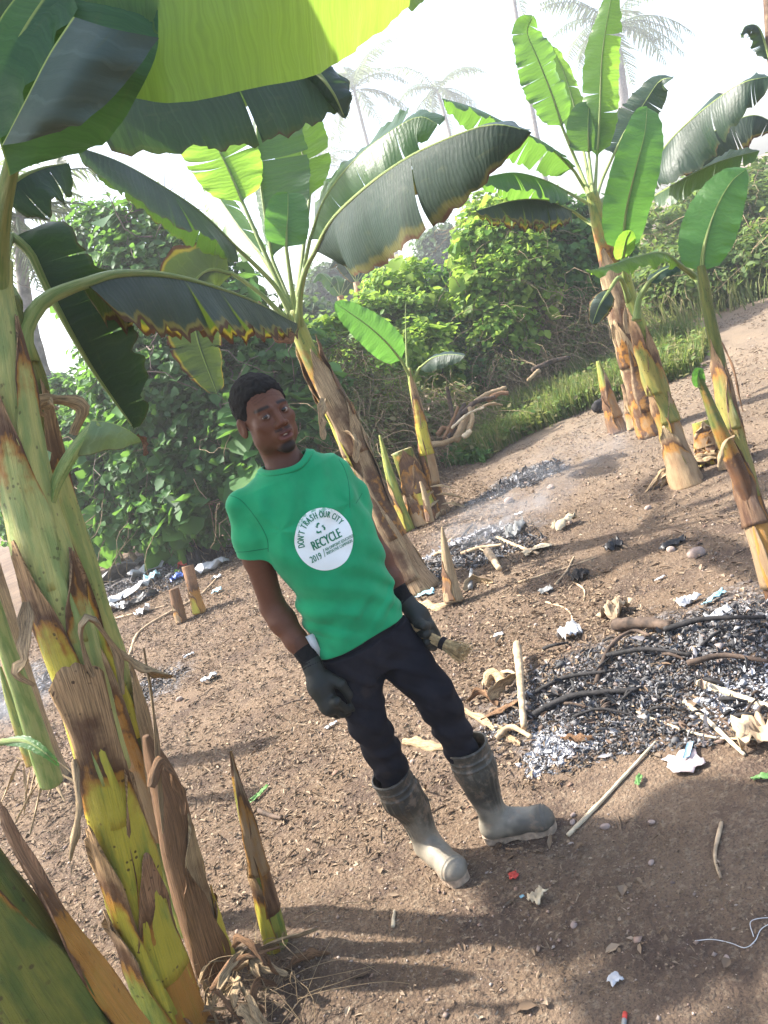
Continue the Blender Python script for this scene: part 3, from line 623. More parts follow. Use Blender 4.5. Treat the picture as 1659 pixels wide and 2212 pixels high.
# ---- trousers
def tr_sdf(p):
    d = stack_sdf(p, [(.94, .142, .098, 0), (.88, .158, .108, 0), (.80, .150, .110, 0), (.76, .12, .10, 0)], .002, 2.3)
    z = p[..., 2]
    for s in 'RL':
        k = chain(p, leg_pts(s, .010), .02); d = smin(d, k, .030)
    f = fbm(p*[9, 9, 7], 3, 31)*.015+np.sin(z*75+3.5*noise3(p*9, 3)+p[..., 0]*14)*.0045*(np.exp(-((z-.47)/.11)**2)+.45*np.exp(-((z-.64)/.07)**2)+.5*np.exp(-((z-.78)/.05)**2))+np.maximum(0, np.sin((p[..., 0]*1.2+z)*55+3*noise3(p*5, 9)))*.0045
    d = d-f; d = np.where(z > .858, np.maximum(d, shirt_out(p, -.0125)-folds(p)), d); return smax(smax(d, z-.935, .003), .30-z, .003)
V, Fc = polygonize(tr_sdf, (-.44, 2.25, .27), (.10, 2.72, .96), .0035); V = relax(V, Fc, 2, .4); mesh('trousers', V, Fc, MAT['trousers'], person)
# white pocket lining showing below the shirt
a = PY(681, 1402, 2.385)
Vp = [a+x*BT[0]+z*np.array([0, 0, 1.])+y*BT[1] for x, z, y in [(-.012, .05, 0), (.014, .05, .006), (.012, -.032, .008), (-.006, -.022, .003), (-.012, .05, -.004), (.014, .05, .002), (.012, -.032, .004), (-.006, -.022, -.001)]]
mesh('pocket_lining', np.array(Vp), [[0, 3, 2, 1], [4, 5, 6, 7], [0, 1, 5, 4], [1, 2, 6, 5], [2, 3, 7, 6], [3, 0, 4, 7]], MAT['white_edge'], person, smooth=False)

# ---- gloves
for s in 'RL':
    w, palm = Wr[s], HAND[s][0]; ad = norm(El[s]-w); c2 = w+ad*.052
    def gl(p):
        d = hand_sdf(p, s, .0015); d = smin(d, chain(p, [(*palm[0][:3], .030), (*(w+ad*-.01), .031)], .01), .012); return d-.0010*fbm(p*70, 2, 7)
    lo = np.min([q[:3] for q in palm]+HAND[s][1]+HAND[s][2]+HAND[s][3]+HAND[s][4], 0)-.06; hi = np.max([q[:3] for q in palm]+HAND[s][1]+HAND[s][2]+HAND[s][3]+HAND[s][4], 0)+.06
    hi = np.maximum(hi, w+.05); lo = np.minimum(lo, w-.05)
    V, Fc = polygonize(gl, lo, hi, .0026); go = mesh('glove', V, Fc, MAT['glove'], person)
    pth = spline([palm[0][:3], w, w+ad*.03, c2], 24); rr = np.interp(np.linspace(0, 1, 24), [0, .3, 1], [.0325, .0315, .0330])+.0006*np.sin(np.arange(24)*2.2)
    V, Fc, uv = tube_geo(pth, rr, 24, False); mesh('cuff', V, Fc, MAT['cuff'], go)
    V, Fc, uv = tube_geo(spline([c2-ad*.001, c2+ad*.0045], 3), .0338, 24, True); mesh('cuff_hem', V, Fc, MAT['white_edge'], go)
# ---- boots
for s in 'RL':
    a, t, k = An[s], Toe[s], Kn[s]; g0 = float(gz(t[0], t[1])); zf = .004+g0
    dr = norm((t-a)*[1, 1, 0]); side = np.cross([0, 0, 1.], dr); heel = np.array([a[0], a[1], 0])-dr*.045; toe = np.array([a[0], a[1], 0])+dr*.190
    topc = k+(a-k)*.385; topc = topc+np.array([0, .0, .0]); rt = .066 if s == 'R' else .071
    if s == 'L': topc = PY(1006, 1607, 2.44)
    else: topc = PY(842, 1672, 2.435)
    ux = norm(topc-np.array([a[0], a[1], .08]))
    def outer(p, e=0.):
        d = chain(p, [(*(topc+ux*.03), rt+e+.001), (*(topc-ux*.10), rt-.004+e), (*(a+[0, 0, .12]), .053+e), (*(np.array([a[0], a[1], .07+g0])), .047+e)], .03)
        f = chain(p, [(*(heel+[0, 0, .048+g0]+dr*.02), .038+e), (*(heel+dr*.11+[0, 0, .052+g0]), .040+e), (*(toe-dr*.045+[0, 0, .046+g0]), .042+e)], .03)
        q = p-(toe-dr*.05+[0, 0, .036+g0]); B = np.array([dr, side, [0, 0, 1.]]); f = smin(f, ell(p, toe-dr*.045+[0, 0, .040+g0], (.052+e, .046+e, .040+e), B), .02)
        d = smin(d, f, .035); return smax(d, (zf+.018)-p[..., 2], .006)
    def boot(p):
        d = outer(p); q = p-a; ang = np.arctan2(q@side, q@dr); h = (p-topc)@ux
        rib = .0030*sm(np.sin(ang*26), .0, .8)*sm(h, -.27, -.24)*sm(-h, .062, .075)*(np.abs(np.abs(ang)-.9) < .55)
        bands = .0042*(np.exp(-((h+.040)/.0035)**2)+np.exp(-((h+.064)/.0035)**2)+np.exp(-((h+.006)/.004)**2))
        u = (p-heel)@dr; foot = .0034*(np.exp(-((u-.205)/.0035)**2)+np.exp(-((u-.217)/.0035)**2))*(p[..., 2] > .03+g0)*(p[..., 2] < .11+g0)
        d = d-rib-bands-foot-.0015*fbm(p*16, 2, 5)
        inn = outer(p, -.005); inn = np.maximum(inn, -((p-topc)@ux)-.12)
        d = smax(d, (p-topc)@ux, .003); return np.maximum(d, -inn)
    lo = np.minimum(np.minimum(heel, toe), topc)-.11; hi = np.maximum(np.maximum(heel, toe), topc)+.11; lo[2] = -.03
    V, Fc = polygonize(boot, lo, hi, .003); V = relax(V, Fc, 1, .4); bo = mesh('boot', V, Fc, MAT['boot'], person)
    def sole(p):
        q = p-heel; u = q@dr; v = q@side; wv = np.interp(u, [-.02, 0, .05, .10, .18, .225, .245], [.020, .036, .037, .034, .046, .038, .018])
        d = np.maximum(np.abs(v)-wv, np.maximum(-.022-u, u-.243)); c = np.hypot(np.maximum(np.abs(v)-wv+.02, 0), np.maximum(np.abs(u-.11)-.132+.02, 0))-.02
        d = smax(d, c, .006); d = d+.0015*(np.sin(u*320) > .2)*(p[..., 2] < zf+.018); top = zf+.026; arch = .010*sm(u, .06, .075)*sm(-u, -.125, -.110)
        return smax(d, np.maximum(p[..., 2]-top, (zf-.012+arch)-p[..., 2]), .003)
    V, Fc = polygonize(sole, np.minimum(heel, toe)-[.08, .08, .03], np.maximum(heel, toe)+[.08, .08, .08], .0028); mesh('boot_sole', V, Fc, MAT['sole'], bo)

# ---- the short broom in his left hand
A = PY(912, 1368, 2.485); Bp = PY(1000, 1411, 2.40); dr = norm(Bp-A); Lb = np.linalg.norm(Bp-A); start = A-dr*.10
broom = empty('hand_broom', tuple(A), 'short straw broom bundle tied with dark cord, held in his left glove', 'broom')
mb = MB(); T, A1, B1 = frames(np.array([start, Bp])); a1, b1 = A1[0], B1[0]
for k in range(170):
    a = RNG.uniform(0, 2*pi); r = sqrt(RNG.uniform(0, 1)); o = a1*cos(a)+b1*sin(a); L = (Lb+.10)*RNG.uniform(.93, 1.05)
    pts = [start+o*r*.016, A+o*r*.016, A+dr*Lb*.45+o*r*.017, A+dr*Lb*.62+o*r*.019, start+dr*L+o*r*RNG.uniform(.028, .036)+np.array([0, 0, RNG.uniform(-.006, .006)])]
    V, Fc, uv = tube_geo(spline(pts, 7), .0013, 4, True); mb.add(V, Fc, uv)
    if r > .2:
        e = start+dr*L+o*r*.032; V, Fc, uv = tube_geo([e, e+norm(RNG.normal(size=3)+dr*.2)*.014], .0013, 4); mb.add(V, Fc, uv)
mb.build('straw_bundle', MAT['straw'], broom)
mb = MB()
for k in range(5):
    c = A+dr*(Lb*.47+.0032*k); th = np.linspace(0, 2*pi, 20); V, Fc, uv = tube_geo(np.array([c+(a1*cos(x)+b1*sin(x))*.0195 for x in th]), .0022, 6, True); mb.add(V, Fc)
V, Fc, uv = tube_geo(spline([c+b1*.02, c+b1*.03+dr*.02, c+b1*.02+dr*.045+a1*.01], 10), .002, 5); mb.add(V, Fc); mb.build('binding_cord', MAT['cord'], broom)
# ---------------------------------------------------------------- banana plants
def pp(L, k=1): return [tuple(P(a[0], a[1], a[2]))+tuple(a[3:]) for a in L]
UP = np.array([0, 0, 1.]); TOCAM = -FW
def leaf(parent, mid, w, mat='leaf', pet=None, nrm=UP, dl=.5, dr=.5, cl=.5, cr=.5, tears=3, ripple=.012, seed=1, ratio=(1, 1), shape=.5, rp=.013, label=None, bare=False, gap=.10, seg=0, pm='petiole', tip=.05):
    """blade along a midrib; dl/dr droop of the left/right half in radians, cl/cr extra curl towards the margin"""
    rg = np.random.default_rng(seed); n = seg or 56; m = spline(pp(mid), n); T = norm(np.gradient(m, axis=0))
    nr = norm(np.broadcast_to(np.asarray(nrm, float), m.shape)-T*(T@np.asarray(nrm, float))[:, None]); lat = np.cross(T, nr)
    L = np.r_[0, np.cumsum(np.linalg.norm(np.diff(m, axis=0), axis=1))]; t = np.linspace(0, 1, n)
    prof = np.clip(np.sin(pi*np.clip(t, 0, 1)**(.75))**shape, tip*0, 1)*np.clip(t/.05, .25, 1); prof = np.maximum(prof, .02)
    mb = MB(); nv = 9; vs = np.linspace(0, 1, nv)
    for sd, dd, cc, rt in ((-1, dl, cl, ratio[0]), (1, dr, cr, ratio[1])):
        cuts = sorted(rg.uniform(.12, .93, tears)) if tears else []; bounds = [0]+list(cuts)+[1.]; ph = rg.uniform(0, 6, 4)
        for a, b in zip(bounds[:-1], bounds[1:]):
            k = max(3, int((b-a)*n)+1); tt = np.linspace(a, b, k); jit = rg.normal(0, .10 if tears else 0); 
            M_ = np.stack([np.interp(tt, t, m[:, i]) for i in range(3)], 1); N_ = norm(np.stack([np.interp(tt, t, nr[:, i]) for i in range(3)], 1)); A_ = norm(np.stack([np.interp(tt, t, lat[:, i]) for i in range(3)], 1)); T_ = norm(np.stack([np.interp(tt, t, T[:, i]) for i in range(3)], 1))
            W_ = w*rt*np.interp(tt, t, prof); Lu = np.interp(tt, t, L); pos = M_.copy(); rows = [pos.copy()]; uvr = [np.stack([Lu, 0*Lu], 1)]
            for v in vs[1:]:
                ang = dd+jit*v+cc*v*v+.12*np.sin(Lu*9+ph[0])*v
                pos = pos+(W_/(nv-1))[:, None]*(sd*A_*np.cos(ang)[:, None]-N_*np.sin(ang)[:, None])
                q = pos+N_*(ripple*v*v*(np.sin(Lu*38+ph[1]+v*2)+.7*np.sin(Lu*83+ph[2])))[:, None]
                sh = (tt-(a+b)/2)*(-gap)*v*v*(1 if tears else 0)*(L[-1])*.6; q = q+T_*(sh+.05*v*v*w)[:, None]
                if v > .95: q = q+sd*A_*(rg.normal(0, .004, k)*(1 if tears else .3))[:, None]
                rows.append(q); uvr.append(np.stack([Lu, np.full_like(Lu, v)], 1))
            R_ = np.array(rows); U_ = np.array(uvr); i = np.arange(nv-1)[:, None]*k; j = np.arange(k-1)[None]
            Fq = np.stack([i+j, i+k+j, i+k+j+1, i+j+1], -1).reshape(-1, 4); Fq = Fq[:, ::-1] if sd < 0 else Fq
            mb.add(R_.reshape(-1, 3), Fq, U_.reshape(-1, 2))
    o = mb.build('leaf', MAT[mat], parent)
    if label: o['label'] = label
    full = list(pp(pet)) if pet else []
    path = full+[tuple(x) for x in m[(2 if pet else 0)::max(1, n//12)]]; path = spline(path, 40)
    Lp = np.linalg.norm(np.diff(spline(full, 20), axis=0), axis=1).sum() if len(full) > 1 else 0; LL = np.r_[0, np.cumsum(np.linalg.norm(np.diff(path, axis=0), axis=1))]
    r = np.interp(LL, [0, Lp*.25+.001, Lp+.01, LL[-1]], [rp*2.1 if pet else rp, rp*1.35, rp*.95, rp*.16])
    nn = norm(np.asarray(nrm, float)); V, Fc, uv = tube_geo(path-nn*np.minimum(r, .5*rp)[:, None], r, 8); mesh('midrib', V, Fc, MAT[pm], o, uv, np.zeros((len(V), 3)))
    return o
def stem(parent, path, mat='stem', name='pseudostem', dry=(0, .2), seg=28, n=70, lump=.06, seed=0, cutcap=False):
    """path of (px,py,depth,radius); dry = dryness at foot and top"""
    q = spline([tuple(P(*a[:3]))+(a[3],) for a in path], n); V, Fc, uv = tube_geo(q[:, :3], q[:, 3], seg)
    c = np.repeat(q[:, :3], seg, 0); nz = fbm(np.stack([uv[:, 0]*5+seed, uv[:, 1]*5, 0*uv[:, 0]], 1), 3, seed)
    edges = .05*np.abs(np.sin((uv[:, 0]*2*pi*1.5+uv[:, 1]*2.5+seed)))
    V = c+(V-c)*(1+lump*nz+edges)[:, None]; dr = np.interp(uv[:, 1]/uv[:, 1].max(), [0, 1], dry)+.12*nz
    return mesh(name, V, Fc, MAT[mat], parent, uv, np.stack([dr]*3, 1)), q
def sheath(parent, q, t0, t1, ang, span, mat='sheath_yellow', off=.006, peel=.03, dry=(0, 1.), seed=0, name='leaf_sheath', tipw=.15, k=26, ms=18, bend=0.):
    """a leaf sheath wrapped part of the way round the stem path q, from t0 to t1 along it"""
    rg = np.random.default_rng(seed); n = len(q); T, A, B = frames(q[:, :3]); tt = np.linspace(t0, t1, k); s = np.linspace(0, 1, k)
    fi = lambda M_: np.stack([np.interp(tt*(n-1), np.arange(n), M_[:, i]) for i in range(M_.shape[1])], 1)
    Cc = fi(q[:, :3]); r = fi(q[:, 3:4])[:, 0]; A_, B_, T_ = norm(fi(A)), norm(fi(B)), norm(fi(T)); wd = span*np.interp(s, [0, .5, .8, 1], [1, .92, .6, tipw])*(1+.10*np.sin(s*11+seed)); rows = []; uvs = []; cs = []
    Lm = np.linalg.norm(q[-1, :3]-q[0, :3]); cc = ang+bend*s
    for j in range(ms):
        a = (j/(ms-1)-.5); th = cc+a*wd; edge = np.abs(a*2); rg_n = fbm(np.stack([s*7, np.full(k, j*.5), np.full(k, seed*1.3)], 1), 2, seed)
        lift = (off+.007*edge**4*(1+.6*np.sin(s*17+seed+j))+peel*.55*s**5+.004*rg_n)*np.clip(r/.06, .25, 1.3)
        rr = r*1.02+lift; p_ = Cc+(A_*np.cos(th)[:, None]+B_*np.sin(th)[:, None])*rr[:, None]+T_*((.02*rg_n*(s**4))+(-.05*edge**2*s**3))[:, None]
        rows.append(p_); uvs.append(np.stack([th/(2*pi), tt*Lm], 1)); dv = dry[0]+(dry[1]-dry[0])*s**2.2+.18*edge**6+.12*rg_n; cs.append(np.stack([dv]*3, 1))
    V = np.array(rows).reshape(-1, 3); i = np.arange(ms-1)[:, None]*k; j = np.arange(k-1)[None]; Fq = np.stack([i+j, i+k+j, i+k+j+1, i+j+1], -1).reshape(-1, 4)
    # give it thickness
    th_ = .003; nrm = norm(V-np.tile(Cc, (ms, 1))); V2 = np.vstack([V, V-nrm*th_]); m = len(V); F2 = [f for f in Fq[:, ::-1]]+[f+m for f in Fq]
    rim = [i_*k for i_ in range(ms)]; top = [i_*k+k-1 for i_ in range(ms)]; s0 = list(range(k)); s1 = [(ms-1)*k+x for x in range(k)]
    for line, fl in ((rim, 1), (top, 0), (s0, 0), (s1, 1)):
        for a, b in zip(line[:-1], line[1:]): F2.append([a, b, b+m, a+m] if fl else [b, a, a+m, b+m])
    U = np.vstack(uvs); Cl = np.vstack(cs); return mesh(name, V2, F2, MAT[mat], parent, np.vstack([U, U]), np.vstack([Cl, Cl]))
def strand(parent, pts, w, mat='sheath_dry', name='dry_strip', seed=0, dry=1., curl=.6):
    """a hanging strip of dry leaf: ribbon with thickness"""
    rg = None; p_ = spline(pp(pts) if pts[0][0] > 5 or pts[0][1] > 50 else pts, 24); T, A, B = frames(p_); s = np.linspace(0, 1, 24); a = curl*np.sin(s*5+seed)+seed; X_ = A*np.cos(a)[:, None]+B*np.sin(a)[:, None]; N_ = np.cross(T, X_); wd = w*np.sin(pi*np.clip(s*.9+.08, 0, 1))**.5*(1+.2*np.sin(s*20+seed)); rows = []; 
    for v in (-1, -.5, 0, .5, 1): rows.append(p_+X_*(v*wd)[:, None]+N_*(abs(v)*wd*.6)[:, None])
    for v in (1, .5, 0, -.5, -1): rows.append(p_+X_*(v*wd)[:, None]+N_*(abs(v)*wd*.6-.002)[:, None])
    V = np.array(rows); m, k = V.shape[:2]; i = np.arange(m)[:, None]; i2 = (i+1) % m; j = np.arange(k-1)[None]
    Fq = np.stack([i*k+j, i*k+j+1, i2*k+j+1, i2*k+j], -1).reshape(-1, 4); uv = np.stack([np.repeat(np.linspace(0, .2, m), k), np.tile(s, m)], 1)
    return mesh(name, V.reshape(-1, 3), Fq, MAT[mat], parent, uv, np.full((m*k, 3), dry))
def patch(parent, rows, mat, nu=26, nv=26, ripple=.006, seed=0, name='leaf', vdir=0, label=None):
    """blade through a grid of (px,py,depth) control points; the midrib lies along the first row"""
    a = np.array([spline([P(*c) for c in r], nu) for r in rows]); b = np.array([spline(a[:, j], nv) for j in range(nu)]).transpose(1, 0, 2)
    du = np.gradient(b, axis=1); dv = np.gradient(b, axis=0); N_ = norm(np.cross(du, dv)); L = np.r_[0, np.cumsum(np.linalg.norm(np.diff(b[nv//2], axis=0), axis=1))]; v = np.linspace(0, 1, nv)
    b = b+N_*(ripple*(np.sin(L*40+seed)[None]*v[:, None]**2+.8*np.sin(L*90+seed*2)[None]*v[:, None]**3))[..., None]
    i = np.arange(nv-1)[:, None]*nu; j = np.arange(nu-1)[None]; Fq = np.stack([i+j, i+nu+j, i+nu+j+1, i+j+1], -1).reshape(-1, 4)
    uv = np.stack([np.tile(L, (nv, 1)), np.repeat(v[:, None], nu, 1)], -1).reshape(-1, 2)
    o = mesh(name, b.reshape(-1, 3), Fq, MAT[mat], parent, uv)
    if label: o['label'] = label
    return o
PLG = 'banana plants of the plot'
SHADE_LEAVES = [((-1.35, 3.25, 2.15), (-1.45, 3.05, 2.9), .36), ((-.95, 3.1, 3.0), (-1.3, 2.9, 3.15), .30), ((-1.05, 2.35, 3.0), (-1.3, 2.45, 3.15), .34), ((-2.2, 3.5, 2.9), (-2.0, 3.1, 3.15), .34), ((-2.3, 2.2, 2.8), (-2.0, 2.4, 3.1), .3), ((-1.45, 1.7, 2.8), (-1.55, 2.1, 3.05), .32), ((-1.75, 3.6, 3.1), (-1.75, 3.1, 3.3), .32)]  # tips, midpoints and widths of the unseen leaves added for shade
# ======== centre plant behind the man
b0 = G(890, 1268); pl = empty('banana_plant', b0, 'banana plant behind the man, its ragged tan stem rising beside his left shoulder', 'banana plant', PLG)
dC = [(905, 1282, 5.62, .17), (880, 1235, 5.62, .125), (840, 1150, 5.60, .095), (790, 1030, 5.58, .080), (745, 920, 5.55, .075), (705, 840, 5.52, .070), (670, 770, 5.5, .060), (645, 710, 5.48, .055), (634, 670, 5.46, .042)]
_, q = stem(pl, dC, 'stem', dry=(.9, .3), seed=3)
for i, (t0, t1, an, sp, mt, d0, d1, pe) in enumerate([(0, .36, .2, 3.2, 'sheath_dry', .7, 1, .03), (.05, .5, 2.2, 3., 'sheath_dry', .6, 1, .03), (.2, .68, 4.2, 2.8, 'sheath_dry', .5, 1, .035), (.42, .80, 1.2, 2.6, 'sheath_yellow', -.3, .9, .02), (.50, .86, 3.4, 2.4, 'sheath_dry', .6, 1, .03), (.30, .74, 5.4, 2.6, 'sheath_dry', .5, 1, .03), (.70, .93, .4, 2.4, 'sheath_dry', .5, 1, .02), (.62, .90, 5., 2., 'sheath_brown', .5, 1, .03)]):
    sheath(pl, q, t0, t1, an, sp, mt, .004+.003*i, pe, (d0, d1), seed=i+3)
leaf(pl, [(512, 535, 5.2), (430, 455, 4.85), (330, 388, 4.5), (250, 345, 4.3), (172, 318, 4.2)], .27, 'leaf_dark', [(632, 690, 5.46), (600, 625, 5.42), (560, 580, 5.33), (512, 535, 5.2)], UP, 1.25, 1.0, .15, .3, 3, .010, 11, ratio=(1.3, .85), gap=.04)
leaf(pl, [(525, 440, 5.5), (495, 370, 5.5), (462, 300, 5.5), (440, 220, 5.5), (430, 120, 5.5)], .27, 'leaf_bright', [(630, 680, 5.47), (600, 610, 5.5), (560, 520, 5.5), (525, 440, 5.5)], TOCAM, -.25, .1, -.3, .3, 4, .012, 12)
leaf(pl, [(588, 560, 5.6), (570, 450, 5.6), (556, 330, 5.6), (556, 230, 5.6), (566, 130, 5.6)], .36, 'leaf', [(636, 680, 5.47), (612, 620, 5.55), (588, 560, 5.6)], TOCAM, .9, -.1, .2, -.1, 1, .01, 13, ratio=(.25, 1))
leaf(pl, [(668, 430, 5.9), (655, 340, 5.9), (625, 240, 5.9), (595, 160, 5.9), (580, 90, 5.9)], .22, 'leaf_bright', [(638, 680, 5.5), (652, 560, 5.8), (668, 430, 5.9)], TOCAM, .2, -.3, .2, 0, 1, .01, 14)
leaf(pl, [(618, 535, 5.35), (620, 490, 5.33), (622, 450, 5.33), (622, 418, 5.33)], .15, 'leaf_young', [(638, 680, 5.45), (628, 610, 5.4), (618, 535, 5.35)], TOCAM, -.1, -.1, -.2, -.2, 0, .006, 15, shape=.22)
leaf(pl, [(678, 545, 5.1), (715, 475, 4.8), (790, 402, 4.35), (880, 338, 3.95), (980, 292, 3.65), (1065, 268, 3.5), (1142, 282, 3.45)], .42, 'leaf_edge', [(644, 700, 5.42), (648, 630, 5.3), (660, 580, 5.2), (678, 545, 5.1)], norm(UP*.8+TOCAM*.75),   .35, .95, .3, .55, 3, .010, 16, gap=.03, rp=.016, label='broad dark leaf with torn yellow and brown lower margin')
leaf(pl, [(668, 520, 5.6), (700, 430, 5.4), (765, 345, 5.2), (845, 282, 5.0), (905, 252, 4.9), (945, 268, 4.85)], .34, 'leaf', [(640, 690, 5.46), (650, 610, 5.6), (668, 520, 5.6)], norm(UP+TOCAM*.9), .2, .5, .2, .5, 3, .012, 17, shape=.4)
leaf(pl, [(505, 592, 5.3), (450, 582, 5.25), (412, 630, 5.2), (425, 730, 5.2), (468, 850, 5.2)], .24, 'leaf_worn', [(626, 700, 5.47), (570, 640, 5.4), (505, 592, 5.3)], norm(UP*.5+TOCAM), .5, -.5, .9, -.5, 5, .02, 18)
leaf(pl, [(560, 545, 5.9), (515, 488, 6.2), (475, 430, 6.5), (440, 380, 6.8)], .20, 'leaf_bright', [(628, 680, 5.5), (600, 610, 5.7), (560, 545, 5.9)], UP, .6, .6, .4, .4, 4, .01, 19)
for k, pts in enumerate([[(628, 700, 5.42), (600, 690, 5.38), (575, 665, 5.36), (560, 650, 5.37)], [(636, 715, 5.42), (620, 730, 5.36), (600, 725, 5.33), (590, 705, 5.33)], [(700, 860, 5.45), (690, 900, 5.4), (700, 950, 5.4)], [(740, 930, 5.48), (765, 950, 5.42), (770, 1000, 5.42)]]): strand(pl, pts, .035, 'sheath_brown' if k < 2 else 'sheath_dry', seed=k)

# ======== the near clump on the left
b0 = G(430, 2190); pn = empty('banana_plant', b0, 'nearest banana plant at the left edge, thick green and yellow stems in dry sheaths', 'banana plant', PLG)
A_ = [(440, 2330, 2.40, .080), (362, 2150, 2.30, .068), (300, 1950, 2.20, .061), (246, 1740, 2.10, .056), (196, 1540, 2.05, .053), (148, 1380, 2.02, .054), (98, 1200, 2.0, .058), (58, 1050, 1.98, .056), (30, 900, 1.96, .052), (8, 760, 1.95, .048), (-8, 640, 1.95, .040), (0, 560, 1.95, .03)]
_, qa = stem(pn, A_, 'stem_pale', dry=(.35, .05), seed=5, n=110, seg=36)
B_ = [(425, 2020, 2.95, .060), (370, 1850, 2.85, .053), (316, 1680, 2.75, .050), (268, 1520, 2.65, .047), (218, 1370, 2.55, .046), (170, 1220, 2.45, .045), (126, 1080, 2.38, .044), (92, 950, 2.32, .044), (65, 830, 2.27, .048), (38, 740, 2.24, .040), (15, 640, 2.2, .028)]
_, qb = stem(pn, B_, 'stem_dark', dry=(.2, .1), seed=6, n=100)
C_ = [(478, 2130, 2.62, .062), (432, 2000, 2.56, .054), (392, 1860, 2.50, .047), (370, 1740, 2.45, .045), (335, 1640, 2.42, .028), (315, 1590, 2.4, .010)]
_, qc = stem(pn, C_, 'sheath_brown', dry=(.95, 1.), seed=7, lump=.25)
E_ = [(400, 2600, 1.85, .135), (255, 2380, 1.75, .118), (115, 2180, 1.65, .098), (5, 2010, 1.6, .080), (-80, 1860, 1.58, .065), (-130, 1700, 1.6, .05)]
_, qe = stem(pn, E_, 'stem_dark', dry=(.3, .05), seed=8, n=90, seg=36)
# sheaths: angles are found so that they face the camera
def face(q, t, extra=0.):
    T, A, B = frames(q[:, :3]); i = int(t*(len(q)-1)); d = norm(CAM-q[i, :3]); return atan2(float(d@B[i]), float(d@A[i]))+extra
sheath(pn, qa, .02, .36, face(qa, .2, .35), 2.6, 'sheath_orange', .006, .030, (.30, .95), 21, tipw=.2, bend=.2)
sheath(pn, qa, .18, .585, face(qa, .4, -.15), 2.9, 'sheath_yellow', .010, .035, (.05, .98), 22, tipw=.55)
sheath(pn, qa, .12, .47, face(qa, .3, .8 if face(qa, .3) else 1), 2.0, 'sheath_yellow', .004, .02, (.1, .9), 23)
sheath(pn, qa, .08, .41, face(qa, .3, -1.0), 2.0, 'sheath_yellow', .014, .03, (.1, .95), 24, tipw=.3)
sheath(pn, qa, .45, .70, face(qa, .6, .9), 2.3, 'stem_pale', .006, .02, (.0, .75), 25)
sheath(pn, qa, .40, .72, face(qa, .6, -.9), 2.3, 'sheath_yellow', .010, .02, (.0, .98), 26, tipw=.2)
sheath(pn, qa, .60, .88, face(qa, .7, -.5), 2.2, 'stem_pale', .006, .02, (.0, .95), 27, tipw=.1)
sheath(pn, qa, .66, .94, face(qa, .8, .9), 2.2, 'stem_pale', .004, .01, (.0, .7), 28)
sheath(pn, qa, .0, .30, face(qa, .15, -1.2), 2.2, 'stem', .016, .03, (.1, .9), 29)
sheath(pn, qb, .2, .62, face(qb, .4, -.9), 2.4, 'sheath_dry', .006, .03, (.3, 1.), 31); sheath(pn, qb, .38, .80, face(qb, .6, -.7), 2.2, 'sheath_yellow', .005, .02, (.2, 1.), 32)
sheath(pn, qb, .45, .90, face(qb, .7, .6), 2.4, 'stem_pale', .004, .012, (0, .9), 33); sheath(pn, qb, .1, .5, face(qb, .3, .9), 2., 'sheath_dry', .008, .04, (.5, 1.), 34)
sheath(pn, qc, .0, .72, face(qc, .3, .8), 2.4, 'sheath_dry', .008, .01, (.6, .9), 35, tipw=.1); sheath(pn, qc, .05, .55, face(qc, .3, .1), 1.5, 'sheath_brown', .02, .02, (.8, 1), 36); sheath(pn, qc, -.0, .40, face(qc, .2, 1.3), 1.7, 'sheath_yellow', .014, .01, (.1, .5), 37)
sheath(pn, qe, .0, .95, face(qe, .5, 1.15), 1.3, 'sheath_orange', .010, .06, (.15, 1.), 38, tipw=.3); sheath(pn, qe, .0, .55, face(qe, .3, -1.25), 1.8, 'sheath_orange', .012, .04, (.2, .8), 39); sheath(pn, qe, .35, .98, face(qe, .6, -.2), 1.8, 'stem_dark', .006, .02, (.0, .7), 40)
for k, (pts, w_) in enumerate([([(205, 1460, 1.98), (178, 1380, 1.93), (190, 1340, 1.93), (215, 1360, 1.95), (250, 1420, 2.0), (265, 1500, 2.05)], .016), ([(255, 1400, 2.0), (300, 1430, 2.1), (345, 1450, 2.2), (375, 1462, 2.3)], .022), ([(160, 940, 2.2), (175, 880, 2.18), (95, 870, 2.15), (80, 905, 2.15), (88, 960, 2.15)], .020), ([(95, 900, 2.2), (72, 880, 2.17), (105, 868, 2.15), (122, 885, 2.12)], .018), ([(310, 1400, 2.2), (330, 1540, 2.25), (345, 1700, 2.3), (352, 1800, 2.3)], .008), ([(55, 1300, 1.95), (60, 1420, 1.93), (40, 1450, 1.93), (75, 1480, 1.95)], .02), ([(160, 1640, 2.0), (165, 1760, 1.98), (152, 1860, 2.0)], .012), ([(325, 1700, 2.2), (352, 1640, 2.25), (392, 1700, 2.3), (398, 1760, 2.3)], .02)]): strand(pn, pts, w_, 'sheath_dry' if k != 7 else 'sheath_brown', seed=k+50)
